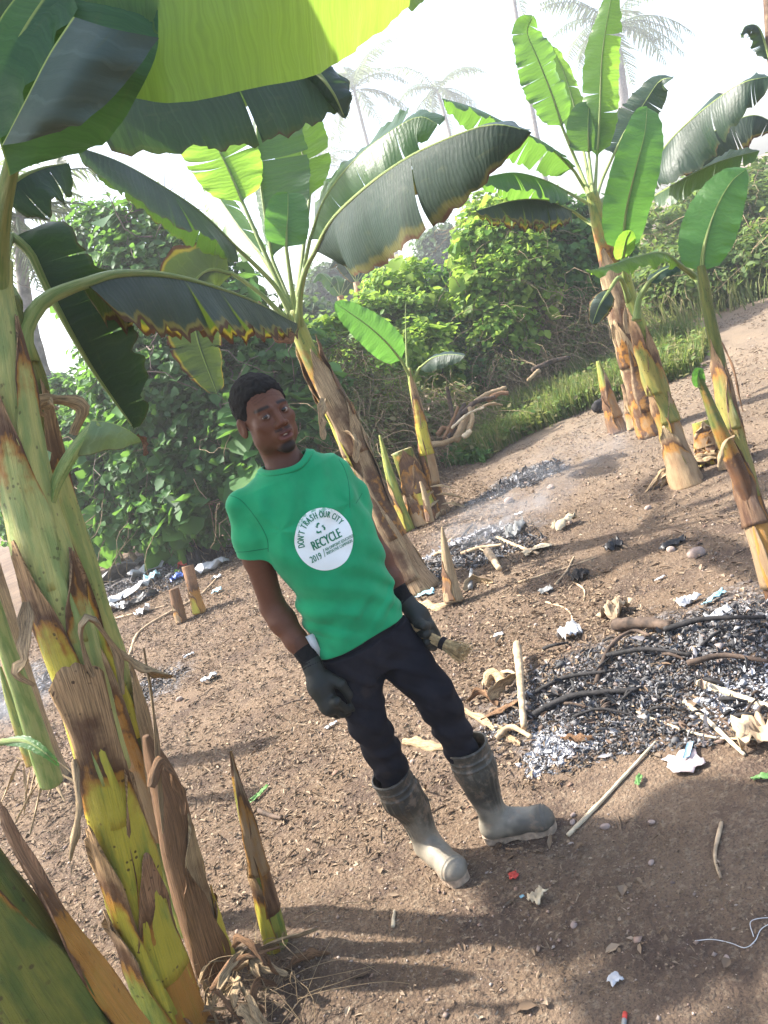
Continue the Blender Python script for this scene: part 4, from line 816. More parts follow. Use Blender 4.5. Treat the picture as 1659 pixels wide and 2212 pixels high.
# leaves of the near clump
MAT['leaf_sheen_tint'] = leaf_mat('banana_leaf_sheen_tint', (.060, .095, .080), (.075, .11, .09), (.08, .14, .05), .12, gloss=.6, veins=150, spec=.18)  # sky sheen is painted in as a greyer base colour
MAT['leaf_big'] = leaf_mat('banana_leaf_big', (.035, .10, .045), (.055, .13, .05), (.16, .36, .05), .30, gloss=.55, veins=150, spec=.22)
MAT['leaf_sun'] = leaf_mat('banana_leaf_sunlit', (.06, .15, .03), (.10, .20, .04), (.30, .47, .055), .48, veins=150)
patch(pn, [[(60, -140, 1.50), (220, -200, 1.50), (420, -240, 1.55), (640, -260, 1.65), (820, -240, 1.8), (950, -180, 1.95)], [(120, 40, 1.52), (250, 10, 1.50), (420, -20, 1.55), (640, -40, 1.65), (790, -50, 1.78), (900, -70, 1.9)], [(180, 190, 1.62), (300, 214, 1.58), (392, 222, 1.58), (560, 188, 1.66), (690, 158, 1.75), (800, 84, 1.88), (885, 15, 1.95)]], 'leaf_sun', 40, 30, .004, 9, label='huge yellow-green leaf lit from above, hanging over the top of the view')
leaf(pn, [(560, -40, 2.3), (700, -30, 2.35), (800, -50, 2.4), (905, -60, 2.5)], .16, 'leaf_sun', None, norm(UP*.6+TOCAM*.8), .3, .4, .1, .1, 0, .01, 62, shape=.35)
patch(pn, [[(20, 380, 1.62), (-10, 250, 1.55), (20, 120, 1.5), (90, 0, 1.5), (170, -90, 1.55)], [(70, 358, 1.6), (120, 250, 1.52), (180, 120, 1.48), (240, 10, 1.5), (290, -80, 1.55)], [(150, 345, 1.62), (245, 288, 1.56), (305, 190, 1.53), (342, 90, 1.52), (330, -60, 1.55)]], 'leaf_big', seed=1)
patch(pn, [[(4, 314, 1.50), (55, 215, 1.44), (105, 118, 1.42), (158, 36, 1.42)], [(60, 305, 1.46), (120, 225, 1.40), (180, 140, 1.38), (245, 62, 1.40)], [(120, 288, 1.46), (190, 255, 1.42), (262, 190, 1.42), (344, 82, 1.45)]], 'leaf_sheen_tint', seed=2, label='grey-green folded lobe of the leaf')
patch(pn, [[(-60, 330, 1.60), (-60, 180, 1.55), (0, 40, 1.52), (80, -60, 1.55)], [(-20, 330, 1.58), (30, 200, 1.50), (80, 100, 1.47), (140, -40, 1.52)], [(2, 316, 1.53), (52, 218, 1.47), (102, 120, 1.45), (170, 20, 1.46)]], 'leaf_big', seed=5)
st, _ = stem(pn, [(-8, 640, 1.95, .03), (-4, 560, 1.9, .024), (5, 460, 1.8, .019), (22, 370, 1.68, .016), (45, 300, 1.6, .012)], 'petiole', name='leaf_stalk', dry=(0, 0), lump=.02)
patch(pn, [[(-30, -40, 1.9), (30, -40, 1.95), (90, -60, 2.0)], [(-30, 80, 1.9), (20, 60, 1.93), (66, 20, 1.98)], [(-40, 190, 1.9), (0, 150, 1.92), (55, 50, 1.96)]], 'leaf_dark', seed=3)
patch(pn, [[(70, 90, 2.0), (60, -30, 2.0)], [(100, 60, 2.05), (110, -40, 2.05)], [(105, 0, 2.1), (150, -60, 2.1)]], 'leaf', seed=4)
leaf(pn, [(-10, 420, 2.3), (40, 380, 2.3), (90, 360, 2.35), (145, 352, 2.4)], .13, 'leaf_dark', None, norm(UP+TOCAM*.6), .3, .9, .3, .4, 2, .02, 63)
leaf(pn, [(15, 512, 2.5), (55, 540, 2.5), (110, 650, 2.55), (190, 790, 2.65), (288, 925, 2.8)], .20, 'leaf_dark', [(15, 660, 2.22), (0, 600, 2.3), (2, 545, 2.4), (15, 512, 2.5)], norm(TOCAM*.7+np.array([-1., 0, .2])), 1.15, 1.0, .25, .25, 4, .015, 64, rp=.017, label='long dark leaf hanging broken from its stalk')
leaf(pn, [(160, 612, 2.35), (255, 586, 2.55), (370, 592, 2.85), (480, 622, 3.15), (560, 655, 3.45), (640, 698, 3.75)], .21, 'leaf_worn', [(52, 775, 2.22), (48, 715, 2.22), (90, 645, 2.27), (160, 612, 2.35)], UP, 1.05, 1.30, .3, .15, 3, .020, 65, ratio=(1.0, 1.15), gap=.04, rp=.018, label='drooping leaf with wavy brown margin stretching to the centre')
leaf(pn, [(150, 190, 3.0), (300, 165, 3.05), (450, 140, 3.15), (600, 130, 3.3), (690, 140, 3.4), (750, 170, 3.5)], .34, 'leaf_dark', None, norm(UP+TOCAM*.5), .5, .85, .2, .35, 3, .01, 66, shape=.3, gap=.05, label='dark leaf torn into square-ended panels')
leaf(pn, [(655, 130, 3.3), (690, 160, 3.3), (720, 200, 3.3), (745, 255, 3.35)], .13, 'leaf_dark', None, norm(TOCAM+UP*.2), .4, .9, .8, 1.6, 3, .02, 67)
patch(pn, [[(98, 1120, 1.98), (112, 1030, 1.98), (152, 960, 2.0), (203, 903, 2.02)], [(103, 1122, 1.965), (122, 1040, 1.965), (163, 972, 1.98), (212, 912, 2.0)], [(110, 1125, 1.98), (134, 1050, 1.98), (174, 982, 1.99), (222, 925, 2.0)]], 'petiole', seed=6, ripple=.001, name='leaf_stalk')
MAT['leaf_pale'] = leaf_mat('banana_leaf_pale', (.17, .24, .12), (.20, .27, .13), (.25, .38, .1), .25, brown=.05, gloss=.55, spec=.3)
patch(pn, [[(198, 908, 2.0), (236, 912, 2.02), (272, 926, 2.04), (308, 950, 2.08)], [(186, 940, 1.97), (226, 942, 1.99), (262, 948, 2.03), (302, 957, 2.08)], [(166, 990, 1.98), (214, 978, 2.0), (258, 966, 2.04), (296, 962, 2.08)]], 'leaf_pale', seed=7)
strand(pn, [(296, 940, 2.07), (308, 955, 2.08), (312, 985, 2.08)], .014, 'sheath_brown', seed=3)
patch(pn, [[(75, 1040, 2.15), (70, 975, 2.15), (95, 968, 2.1)], [(90, 1030, 2.12), (90, 985, 2.12), (105, 975, 2.08)], [(85, 1035, 2.15), (112, 1000, 2.1), (108, 978, 2.07)]], 'leaf_big', seed=8)
# unseen banana crown added outside the left edge to shade the man and foreground
cr = np.array([-1.75, 2.55, 2.75]); b_ = np.array([-1.85, 2.3, 0.])
Vt, Ft, uvt = tube_geo(spline([tuple(b_), (-1.85, 2.4, 1.4), tuple(cr)], 30), np.linspace(.10, .05, 30), 20); mesh('pseudostem', Vt, Ft, MAT['stem'], pn, uvt, np.full((len(Vt), 3), .3))  # unseen stem added to carry the shading crown
def pxd(p): v = np.asarray(p)-CAM; d = float(v@FW); return (W/2+F*float(v@RV)/d, H/2-F*float(v@UV_)/d, d)
for k, (tip, mid_, w_) in enumerate(SHADE_LEAVES): leaf(pn, [pxd(cr+(np.array(mid_)-cr)*.3), pxd(mid_), pxd((np.array(mid_)+np.array(tip))/2+[0, 0, .06]), pxd(tip)], w_, 'leaf', [pxd(cr), pxd(cr+(np.array(mid_)-cr)*.3)], UP, .25, .25, .2, .2, 3, .01, 700+k, shape=.35)
for k, (px, py, d, t_, w_, dx) in enumerate([(120, 160, 1.5, .9, .42, .5), (40, 60, 1.5, 1.1, .4, .45), (330, 30, 1.6, 1.0, .07, .16)]):  # more unseen leaves, added towards the sun to shade the top-left blades
    c_ = P(px, py, d)+np.array(SUNV)*t_; leaf(pn, [pxd(c_+[-dx, -dx*.6, .0]), pxd(c_+[0, 0, .05]), pxd(c_+[dx, dx*.6, .0])], w_, 'leaf', [pxd(cr), pxd((cr+c_+[-dx, -dx*.6, 0])/2+[0, 0, .25]), pxd(c_+[-dx, -dx*.6, .0])], UP, .1, .1, .1, .1, 1, .008, 740+k, shape=.3)
# dry trash fallen round the foot of the clump
rg = np.random.default_rng(5)
for k in range(34):
    a = G(rg.uniform(400, 640), rg.uniform(2080, 2260)); d1 = rg.normal(size=3)*[.08, .07, 0]; p0_ = a+[0, 0, rg.uniform(.01, .14)]
    strand(pn, [p0_, p0_+d1*.6+[0, 0, rg.uniform(0, .05)], p0_+d1*1.3+[0, 0, -.03]], rg.uniform(.004, .020), ('sheath_dry', 'sheath_brown')[k % 3 == 0], 'dry_strip', k*.7)
mb = MB()
for k in range(70):
    a = G(rg.uniform(430, 680), rg.uniform(2060, 2260))+[0, 0, rg.uniform(0, .08)]; d1 = rg.normal(size=3)*[.13, .10, .03]; V, Fc, uv = tube_geo(spline([a, a+d1*.5+[0, 0, .03], a+d1+rg.normal(size=3)*.02, a+d1*1.5-[0, 0, .04]], 9), .0012, 4); mb.add(V, Fc, uv, 1.)
mb.build('dry_fibres', MAT['sheath_dry'], pn)

def sprout(name, path, label, cat, mat='stem', dry=(.6, .1), grp=None, sh=2, cut=False, seed=0, tuft=True):
    b = P(*path[0][:3]); e = empty(name, (b[0], b[1], float(gz(b[0], b[1]))), label, cat, grp); _, q = stem(e, path, mat, dry=dry, seed=seed, n=40, seg=18, lump=.12)
    for i in range(sh): sheath(e, q, .02+.2*i, min(1., .55+.35*i), face(q, .3, (-1, .9, .1, 2)[i % 4]), 2.2, ('sheath_dry', 'sheath_yellow', 'sheath_brown')[(i+seed) % 3], .003+.003*i, .012, (.3, 1.), seed+i)
    if cut:
        r = q[-1, 3]; T, A, B = frames(q[:, :3]); c = q[-1, :3]; mb = MB()
        for rr in (1., .72, .45, .2):
            th = np.linspace(0, 2*pi, 21); V, Fc, uv = tube_geo(np.array([c+(A[-1]*cos(x)+B[-1]*sin(x))*r*rr*(1+.05*sin(5*x)) for x in th]), r*.07, 5); mb.add(V, Fc, uv, .2)
        V = np.vstack([c+T[-1]*.004, [c+T[-1]*.003+(A[-1]*cos(x)+B[-1]*sin(x))*r*.98 for x in np.linspace(0, 2*pi, 20, endpoint=False)]]); mb.add(V, [[0, 1+k, 1+(k+1) % 20] for k in range(20)], None, .2); mb.build('cut_face', MAT['cutface'], e)
    return e, q
MAT['cutface'] = simple('cut_stem', (.46, .40, .20), .8, .3, 40, .4)
SG = 'young banana shoots and stumps'
def gpath(px, py, L):   # first point on the ground, the others at its depth shifted by the lean
    g0 = G(px, py); d0 = float((g0-CAM)@FW); return d0
d0 = gpath(592, 2040, 0)
sprout('banana_shoot', [(600, 2052, d0, .036), (585, 1985, d0-.03, .036), (560, 1890, d0-.06, .030), (535, 1780, d0-.09, .022), (512, 1690, d0-.10, .013), (498, 1622, d0-.11, .004)], 'slim yellow-green banana shoot in the foreground, left of the boots', 'banana shoot', 'stem', (.2, .5), SG, 3, seed=1)
d0 = gpath(1000, 1300, 0); sprout('banana_shoot', [(980, 1298, d0, .060), (972, 1250, d0, .045), (963, 1195, d0, .028), (955, 1138, d0, .006)], 'pointed dry brown shoot standing in the smoking ash beside the centre stem', 'banana shoot', 'sheath_dry', (1., 1.), SG, 1, seed=2)
d0 = gpath(912, 1130, 0); sprout('banana_stump', [(922, 1135, d0, .15), (905, 1080, d0, .125), (885, 1020, d0, .105), (868, 975, d0, .095)], 'thick cut banana stump with pale sawn top behind the man', 'banana stump', 'stem_dark', (.6, .3), SG, 3, True, 3)
d0 = gpath(878, 1148, 0); sprout('banana_shoot', [(880, 1148, d0, .07), (858, 1080, d0, .05), (838, 1010, d0, .036), (820, 940, d0, .010)], 'thin yellow shoot leaning left of the cut stump', 'banana shoot', 'stem', (.3, .1), SG, 1, seed=4)
d0 = gpath(932, 1128, 0); sprout('banana_shoot', [(930, 1128, d0-.3, .035), (922, 1090, d0-.3, .03), (915, 1060, d0-.3, .02), (908, 1040, d0-.3, .01)], 'short dry spike in front of the cut stump', 'banana shoot', 'sheath_dry', (.8, 1.), SG, 1, seed=5)
d0 = gpath(392, 1345, 0); sprout('banana_stump', [(393, 1345, d0, .05), (385, 1312, d0, .05), (375, 1272, d0, .045)], 'short rough brown stump on the left of the cleared ground', 'banana stump', 'sheath_brown', (.9, .9), SG, 1, seed=6)
d0 = gpath(432, 1325, 0); sprout('banana_stump', [(432, 1325, d0, .06), (420, 1280, d0, .05), (405, 1222, d0, .05)], 'taller orange-brown stump nearest the left hedge', 'banana stump', 'sheath_orange', (.3, .9), SG, 1, seed=7)
d0 = gpath(1335, 930, 0); sprout('banana_shoot', [(1338, 938, d0, .10), (1322, 890, d0, .07), (1308, 840, d0, .05), (1292, 780, d0, .02)], 'leafless shoot just left of the right-hand banana clump', 'banana shoot', 'stem', (.9, .2), SG, 2, seed=8)
d0 = gpath(1372, 925, 0); sprout('banana_shoot', [(1374, 925, d0, .08), (1362, 890, d0, .05), (1352, 850, d0, .03), (1345, 830, d0, .02)], 'low frayed shoot at the foot of the right-hand clump', 'banana shoot', 'sheath_dry', (.9, .6), SG, 2, seed=9)
d0 = gpath(1540, 995, 0); sprout('banana_stump', [(1545, 1000, d0, .11), (1530, 960, d0, .09), (1515, 910, d0, .07)], 'yellow-brown split stump between the two right-hand banana plants', 'banana stump', 'stem', (.6, .4), SG, 3, seed=10)
d0 = gpath(1585, 1005, 0); sprout('banana_stump', [(1590, 1008, d0, .11), (1578, 960, d0, .09), (1565, 905, d0, .06)], 'split dry stump behind the rightmost banana plant', 'banana stump', 'sheath_dry', (.7, .8), SG, 2, seed=11)
d0 = gpath(310, 1630, 0); sprout('banana_shoot', [(312, 1625, d0, .02), (305, 1590, d0, .016), (300, 1550, d0, .006)], 'tiny green shoot on the ground right of the near stems', 'banana shoot', 'stem', (.2, .1), SG, 0, seed=12)

# small plant in the middle distance
d0 = gpath(945, 1112, 0); e, q = sprout('banana_plant', [(948, 1115, d0, .12), (936, 1060, d0, .075), (922, 985, d0-.05, .060), (905, 900, d0-.1, .045), (890, 830, d0-.1, .032), (884, 795, d0-.1, .022)], 'small young banana plant in the middle distance with one long bright leaf', 'banana plant', 'stem', (.7, -.2), PLG, 3, seed=20)
leaf(e, [(868, 780, 7.2), (835, 740, 7.1), (790, 700, 7.0), (725, 655, 6.9)], .17, 'leaf_young', [(890, 820, 7.35), (868, 780, 7.2)], norm(UP*.4+TOCAM), .1, .1, .2, .2, 0, .006, 71)
leaf(e, [(880, 790, 7.35), (877, 730, 7.35), (876, 655, 7.4)], .035, 'leaf_young', [(888, 830, 7.35), (880, 790, 7.35)], TOCAM, 1.2, 1.2, .8, .8, 0, .0, 72)
leaf(e, [(905, 795, 7.3), (935, 772, 7.2), (970, 765, 7.1), (1003, 768, 7.0)], .13, 'leaf_dark', [(888, 828, 7.35), (905, 795, 7.3)], norm(UP+TOCAM*.8), .4, .5, .3, .4, 0, .006, 73)
for k in range(6): a = P(930+6*k, 1050+10*k, d0-.1); strand(e, [a, a+[.10*(-1)**k, -.05, -.02], a+[.2*(-1)**k, -.05, -.10]], .015, seed=k)

# right-hand clump
b0 = G(1405, 940); pr = empty('banana_plant', b0, 'large banana plant on the right with a fan of leaves and a pale dry trunk', 'banana plant', PLG)
dR = float((b0-CAM)@FW)
_, q = stem(pr, [(1412, 942, dR, .13), (1392, 880, dR, .115), (1372, 800, dR, .10), (1350, 710, dR-.1, .095), (1330, 620, dR-.15, .09), (1310, 540, dR-.2, .08), (1292, 470, dR-.25, .062), (1278, 415, dR-.3, .045)], 'stem', dry=(.9, .3), seed=30)
for i, (t0, t1, an, sp) in enumerate([(0, .5, -.6, 2.8), (.1, .62, .9, 2.6), (.3, .78, -.2, 2.6), (.0, .4, 2., 2.5), (.45, .84, 1.6, 2.2)]): sheath(pr, q, t0, t1, face(q, .4, an), sp, ('sheath_dry', 'sheath_dry', 'sheath_dry', 'sheath_brown')[i % 4], .004+.004*i, .04, (.5, 1), 80+i)
c = (1284, 445, dR-.26)
leaf(pr, [(1215, 275, 7.1), (1190, 200, 7.0), (1160, 125, 6.9), (1138, 70, 6.85), (1150, 35, 6.8)], .23, 'leaf', [c, (1250, 360, 7.25), (1215, 275, 7.1)], TOCAM, -.1, .3, -.2, .5, 4, .012, 81)
leaf(pr, [(1262, 330, 7.4), (1240, 230, 7.5), (1215, 150, 7.6), (1188, 95, 7.6)], .13, 'leaf_bright', [c, (1262, 330, 7.4)], TOCAM, .2, .2, .2, .2, 1, .01, 82)
leaf(pr, [(1290, 340, 7.2), (1296, 240, 7.1), (1300, 130, 7.0), (1312, 40, 6.9), (1325, -30, 6.9)], .17, 'leaf_bright', [c, (1290, 340, 7.2)], TOCAM, .5, .05, .2, .0, 2, .01, 83)
leaf(pr, [(1272, 330, 7.2), (1270, 280, 7.15), (1272, 220, 7.15)], .19, 'leaf', [c, (1272, 330, 7.2)], TOCAM, .1, .1, 0, 0, 0, .006, 84, shape=.3)
leaf(pr, [(1325, 335, 7.4), (1352, 280, 7.5), (1390, 225, 7.5), (1425, 175, 7.5), (1455, 168, 7.4)], .20, 'leaf_dark', [c, (1300, 390, 7.4), (1325, 335, 7.4)], norm(UP*.5+TOCAM), .2, .3, .3, .3, 4, .012, 85)
leaf(pr, [(1405, 365, 6.6), (1450, 300, 6.2), (1520, 235, 5.9), (1600, 180, 5.6), (1665, 165, 5.5)], .36, 'leaf_dark', [c, (1330, 410, 7.1), (1405, 365, 6.6)], norm(UP*.8+TOCAM*.8), .2, .7, .2, .6, 5, .012, 86, label='dark arching leaf reaching to the right edge')
leaf(pr, [(1440, 360, 6.9), (1500, 310, 6.8), (1570, 268, 6.7), (1630, 248, 6.6), (1680, 270, 6.6)], .30, 'leaf_worn', [c, (1360, 415, 7.1), (1440, 360, 6.9)], norm(UP+TOCAM*.5), .4, .8, .3, .5, 4, .012, 87)
leaf(pr, [(1410, 425, 6.7), (1470, 390, 6.4), (1550, 350, 6.1), (1640, 325, 5.9)], .20, 'leaf', [c, (1350, 450, 7.0), (1410, 425, 6.7)], norm(UP*.8+TOCAM), .2, .3, .2, .3, 1, .008, 88)
leaf(pr, [(1240, 368, 7.0), (1185, 315, 6.8), (1110, 275, 6.6), (1030, 235, 6.4), (955, 212, 6.3)], .24, 'leaf', [c, (1265, 410, 7.15), (1240, 368, 7.0)], UP, .6, .7, .3, .4, 6, .012, 89, gap=.25)
leaf(pr, [(1228, 415, 7.0), (1175, 388, 6.8), (1110, 372, 6.6), (1035, 385, 6.5)], .26, 'leaf', [c, (1228, 415, 7.0)], norm(UP+TOCAM*.2), .8, .9, .3, .3, 7, .012, 90)
leaf(pr, [(1238, 455, 7.0), (1180, 432, 6.8), (1110, 432, 6.7), (1028, 455, 6.6)], .25, 'leaf_worn', [(1290, 490, dR-.25), (1265, 475, 7.1), (1238, 455, 7.0)], UP, 1.1, 1.1, .3, .3, 14, .02, 91, gap=.3, label='lowest left leaf, shredded and browned')
for k, (a, b) in enumerate([((1300, 540, 7.3), (1305, 600, 7.25)), ((1330, 640, 7.4), (1335, 700, 7.35))]): strand(pr, [a, ((a[0]+b[0])/2+8, (a[1]+b[1])/2, a[2]-.08), b], .06, 'sheath_brown', seed=k)
# the second stem of the right-hand group
b0 = G(1475, 1045); pq = empty('banana_plant', b0, 'yellow-green banana plant leaning in front of the pale dry trunk', 'banana plant', PLG); dQ = float((b0-CAM)@FW)
_, q = stem(pq, [(1490, 1052, dQ, .105), (1462, 970, dQ, .073), (1432, 880, dQ, .062), (1405, 790, dQ-.05, .056), (1382, 710, dQ-.1, .050), (1362, 640, dQ-.12, .040), (1350, 590, dQ-.14, .032)], 'stem', dry=(.65, .15), seed=31)
for i, (t0, t1, an, sp, mt) in enumerate([(0, .45, .9, 2.4, 'sheath_dry'), (.1, .5, -.8, 2., 'sheath_olive'), (.3, .75, .6, 2.2, 'sheath_olive'), (.0, .3, -.4, 2.6, 'sheath_dry'), (.45, .85, -.6, 2., 'sheath_olive')]): sheath(pq, q, t0, t1, face(q, .4, an), sp, mt, .004+.004*i, .03, (.1, 1), 95+i)
leaf(pq, [(1345, 545, 5.3), (1352, 460, 5.2), (1372, 370, 5.1), (1392, 290, 5.05), (1398, 232, 5.1)], .155, 'leaf_young', [(1352, 610, dQ-.13), (1345, 545, 5.3)], TOCAM, .1, .0, .1, 0, 0, .006, 97, shape=.35, label='upright bright green blade')
leaf(pq, [(1345, 560, 5.3), (1352, 520, 5.2), (1362, 498, 5.15)], .08, 'leaf_bright', [(1354, 615, dQ-.13), (1345, 560, 5.3)], TOCAM, -.3, .2, 0, 0, 0, .004, 98)
leaf(pq, [(1318, 625, 5.3), (1296, 660, 5.25), (1280, 700, 5.25)], .085, 'leaf_worn', [(1360, 650, dQ-.13), (1340, 600, 5.35), (1318, 625, 5.3)], TOCAM, .1, .6, .3, .5, 1, .01, 99)
for k in range(9):
    a = G(1440+9*k, 1035-3*k)+[0, 0, .05]; strand(pq, [a, a+[.12*(-1)**k, -.08, .03], a+[.25*(-1)**k, -.1, -.05]], .03, seed=k)
# rightmost plant
b0 = G(1682, 1290); ps = empty('banana_plant', b0, 'slender banana plant running out of the right edge with one upright blade', 'banana plant', PLG); dS = float((b0-CAM)@FW)
_, q = stem(ps, [(1690, 1300, dS, .060), (1660, 1215, dS+.0, .050), (1625, 1100, dS+.05, .043), (1597, 990, dS+.1, .038), (1572, 880, dS+.15, .034), (1550, 770, dS+.2, .030), (1532, 680, dS+.2, .025), (1520, 610, dS+.2, .024), (1514, 575, dS+.2, .018)], 'stem_dark', dry=(.6, .15), seed=32)
for i, (t0, t1, an, sp, mt) in enumerate([(0, .4, .6, 2.4, 'sheath_orange'), (.05, .45, -1., 2., 'sheath_dry'), (.3, .7, .7, 2., 'sheath_olive'), (.5, .78, -.4, 2.4, 'sheath_olive'), (.22, .5, -.3, 2.2, 'sheath_brown')]): sheath(ps, q, t0, t1, face(q, .4, an), sp, mt, .003+.003*i, .02, (.1, 1), 105+i)
_, q2 = stem(ps, [(1625, 1100, dS+.04, .030), (1590, 1010, dS+.05, .036), (1555, 930, dS+.05, .030), (1528, 860, dS+.05, .020), (1512, 820, dS+.05, .014)], 'stem_dark', dry=(.6, .3), seed=33)
leaf(ps, [(1512, 835, dS+.05), (1508, 810, dS+.03), (1512, 795, dS+.02)], .03, 'leaf_young', None, TOCAM, 0, 0, 0, 0, 0, .0, 106, shape=.3)
leaf(ps, [(1516, 590, dS+.2), (1522, 530, dS+.18), (1545, 455, dS+.15), (1578, 395, dS+.12), (1612, 365, dS+.12)], .125, 'leaf_young', None, norm(TOCAM+np.array([-.3, 0, 0])), .25, .0, .1, 0, 0, .006, 107, shape=.5)
leaf(ps, [(1470, 572, 3.8), (1430, 545, 3.75), (1370, 555, 3.7), (1315, 575, 3.65), (1268, 585, 3.6)], .075, 'leaf_bright', [(1524, 640, dS+.2), (1505, 600, 3.95), (1470, 572, 3.8)], norm(UP+TOCAM*.6), .3, .3, .4, .5, 3, .012, 108)
leaf(ps, [(1400, 610, 4.2), (1430, 585, 4.2), (1465, 572, 4.2), (1488, 580, 4.2)], .05, 'leaf_dark', [(1375, 690, 4.2), (1380, 645, 4.2), (1400, 610, 4.2)], norm(UP+TOCAM*.6), .2, .3, .3, .3, 0, .006, 109)
strand(ps, [(1560, 740, dS+.15), (1585, 800, dS+.05), (1598, 860, dS+.05), (1605, 890, dS+.05)], .005, 'sheath_brown'); strand(ps, [(1585, 940, dS), (1560, 960, dS-.02), (1552, 1010, dS)], .015, 'sheath_dry')
# background stems at the left edge
b0 = G(105, 1690); pb = empty('banana_plant', b0, 'dry tan banana stems behind the near clump at the left edge', 'banana plant', PLG); dB = float((b0-CAM)@FW)
_, q = stem(pb, [(128, 1715, dB, .11), (100, 1640, dB, .085), (62, 1530, dB-.1, .075), (25, 1400, dB-.2, .07), (-10, 1280, dB-.3, .065), (-50, 1150, dB-.4, .06)], 'sheath_dry', dry=(.9, .7), seed=34)
_, q = stem(pb, [(110, 1690, dB-.5, .06), (82, 1600, dB-.6, .055), (50, 1500, dB-.7, .048), (15, 1400, dB-.8, .04), (-20, 1290, dB-.9, .035)], 'petiole', dry=(0, 0), seed=35)
_, q = stem(pb, [(75, 1650, dB-.3, .045), (50, 1590, dB-.3, .035), (20, 1510, dB-.3, .022), (0, 1440, dB-.3, .008)], 'stem', dry=(.4, .2), seed=36)
leaf(pb, [(0, 1602, 2.9), (50, 1600, 2.85), (95, 1625, 2.8), (128, 1655, 2.8)], .022, 'leaf_young', None, norm(UP+TOCAM), .3, .3, .2, .2, 0, 0, 110)
for k in range(12):
    a = G(70+8*k, 1700+(k*7) % 30)+[0, 0, .03]; rr_ = rg.normal(size=2); strand(pb, [a+[0, 0, .18], a+[.08*rr_[0], -.06+.05*rr_[1], .10], a+[.16*rr_[0], -.16+.10*rr_[1], .0]], .010, seed=k)
# a plant out of the top right corner: only a stalk and one curled leaf reach into view
pt = empty('banana_plant', G(1800, 900), 'banana plant beyond the right edge, only a tan stalk and curled grey leaf showing', 'banana plant', PLG)
stem(pt, [(1800, 900, 7.6, .09), (1740, 500, 7.3, .08), (1690, 250, 7.0, .06), (1664, 100, 6.9, .035), (1655, -40, 6.9, .03)], 'sheath_dry', dry=(.6, .6), seed=40)
leaf(pt, [(1664, 130, 6.9), (1640, 60, 6.85), (1612, 55, 6.85), (1600, 75, 6.8)], .10, 'leaf_dark', None, norm(UP+TOCAM*.4), .6, 1.1, .4, .6, 2, .02, 111)
# ---------------------------------------------------------------- bushes, trees and palms
MAT['fol_hedge'] = foliage_mat('hedge_leaves', [(.026, .085, .024), (.042, .13, .032), (.066, .18, .042), (.10, .23, .055), (.05, .12, .05)], (.26, .50, .06), .42, .42)
MAT['fol_bright'] = foliage_mat('bright_vine_leaves', [(.07, .17, .025), (.12, .26, .035), (.20, .35, .05), (.32, .42, .08), (.13, .22, .05)], (.48, .68, .09), .5, .4)
MAT['fol_dry'] = foliage_mat('dry_vine_leaves', [(.07, .11, .03), (.14, .14, .05), (.22, .18, .09), (.10, .18, .04), (.16, .22, .06)], (.3, .3, .08), .3, .6)
MAT['fol_far'] = foliage_mat('far_tree_leaves', [(.03, .07, .03), (.05, .10, .04), (.07, .13, .05)], (.2, .35, .06), .3, .5)
MAT['grass'] = foliage_mat('grass_blades', [(.06, .13, .025), (.10, .19, .04), (.16, .22, .06), (.24, .22, .09), (.30, .25, .13), (.12, .20, .05)], (.33, .42, .08), .4, .5)
MAT['reed'] = foliage_mat('tall_grass', [(.10, .15, .05), (.16, .20, .07), (.22, .24, .10), (.26, .24, .12)], (.35, .42, .1), .35, .6)
MAT['fol_far2'] = foliage_mat('scrub_leaves', [(.06, .12, .03), (.10, .17, .045), (.15, .22, .06), (.20, .22, .08)], (.35, .5, .08), .4, .5)
MAT['palm'] = foliage_mat('palm_leaflets_hazed', [(.09, .13, .07), (.12, .16, .09), (.16, .19, .11)], (.3, .38, .16), .45, .6)  # leaflet colour made paler to stand in for distance haze
MAT['twig'] = simple('dry_twigs', (.27, .20, .115), .9, .4, 30, .3); MAT['bark'] = simple('bark', (.13, .10, .075), .9, .4, 12, .8)
MAT['palm_bark'] = simple('palm_bark', (.20, .18, .16), .9, .35, 9, .8)
def leaves_geo(Pt, Nn, Dn, ln, wd, fold=.18, rg=RNG):
    """many two-quad leaves: base at Pt, growing along Dn, facing Nn"""
    n = len(Pt); Dn = norm(Dn-Nn*np.sum(Dn*Nn, 1, keepdims=True)); S = np.cross(Nn, Dn); ln = ln[:, None]; wd = wd[:, None]
    b = Pt; t = Pt+Dn*ln-Nn*ln*.12; m1 = Pt+Dn*ln*.38; m2 = Pt+Dn*ln*.74-Nn*ln*.03; up = Nn*wd*fold
    V = np.stack([b, m1+S*wd+up, m2+S*wd*.68+up, t, m2-S*wd*.68+up, m1-S*wd+up], 1).reshape(-1, 3)
    i = np.arange(n)[:, None]*6; return V, np.vstack([i+np.array([[0, 3, 2, 1]]), i+np.array([[0, 5, 4, 3]])])
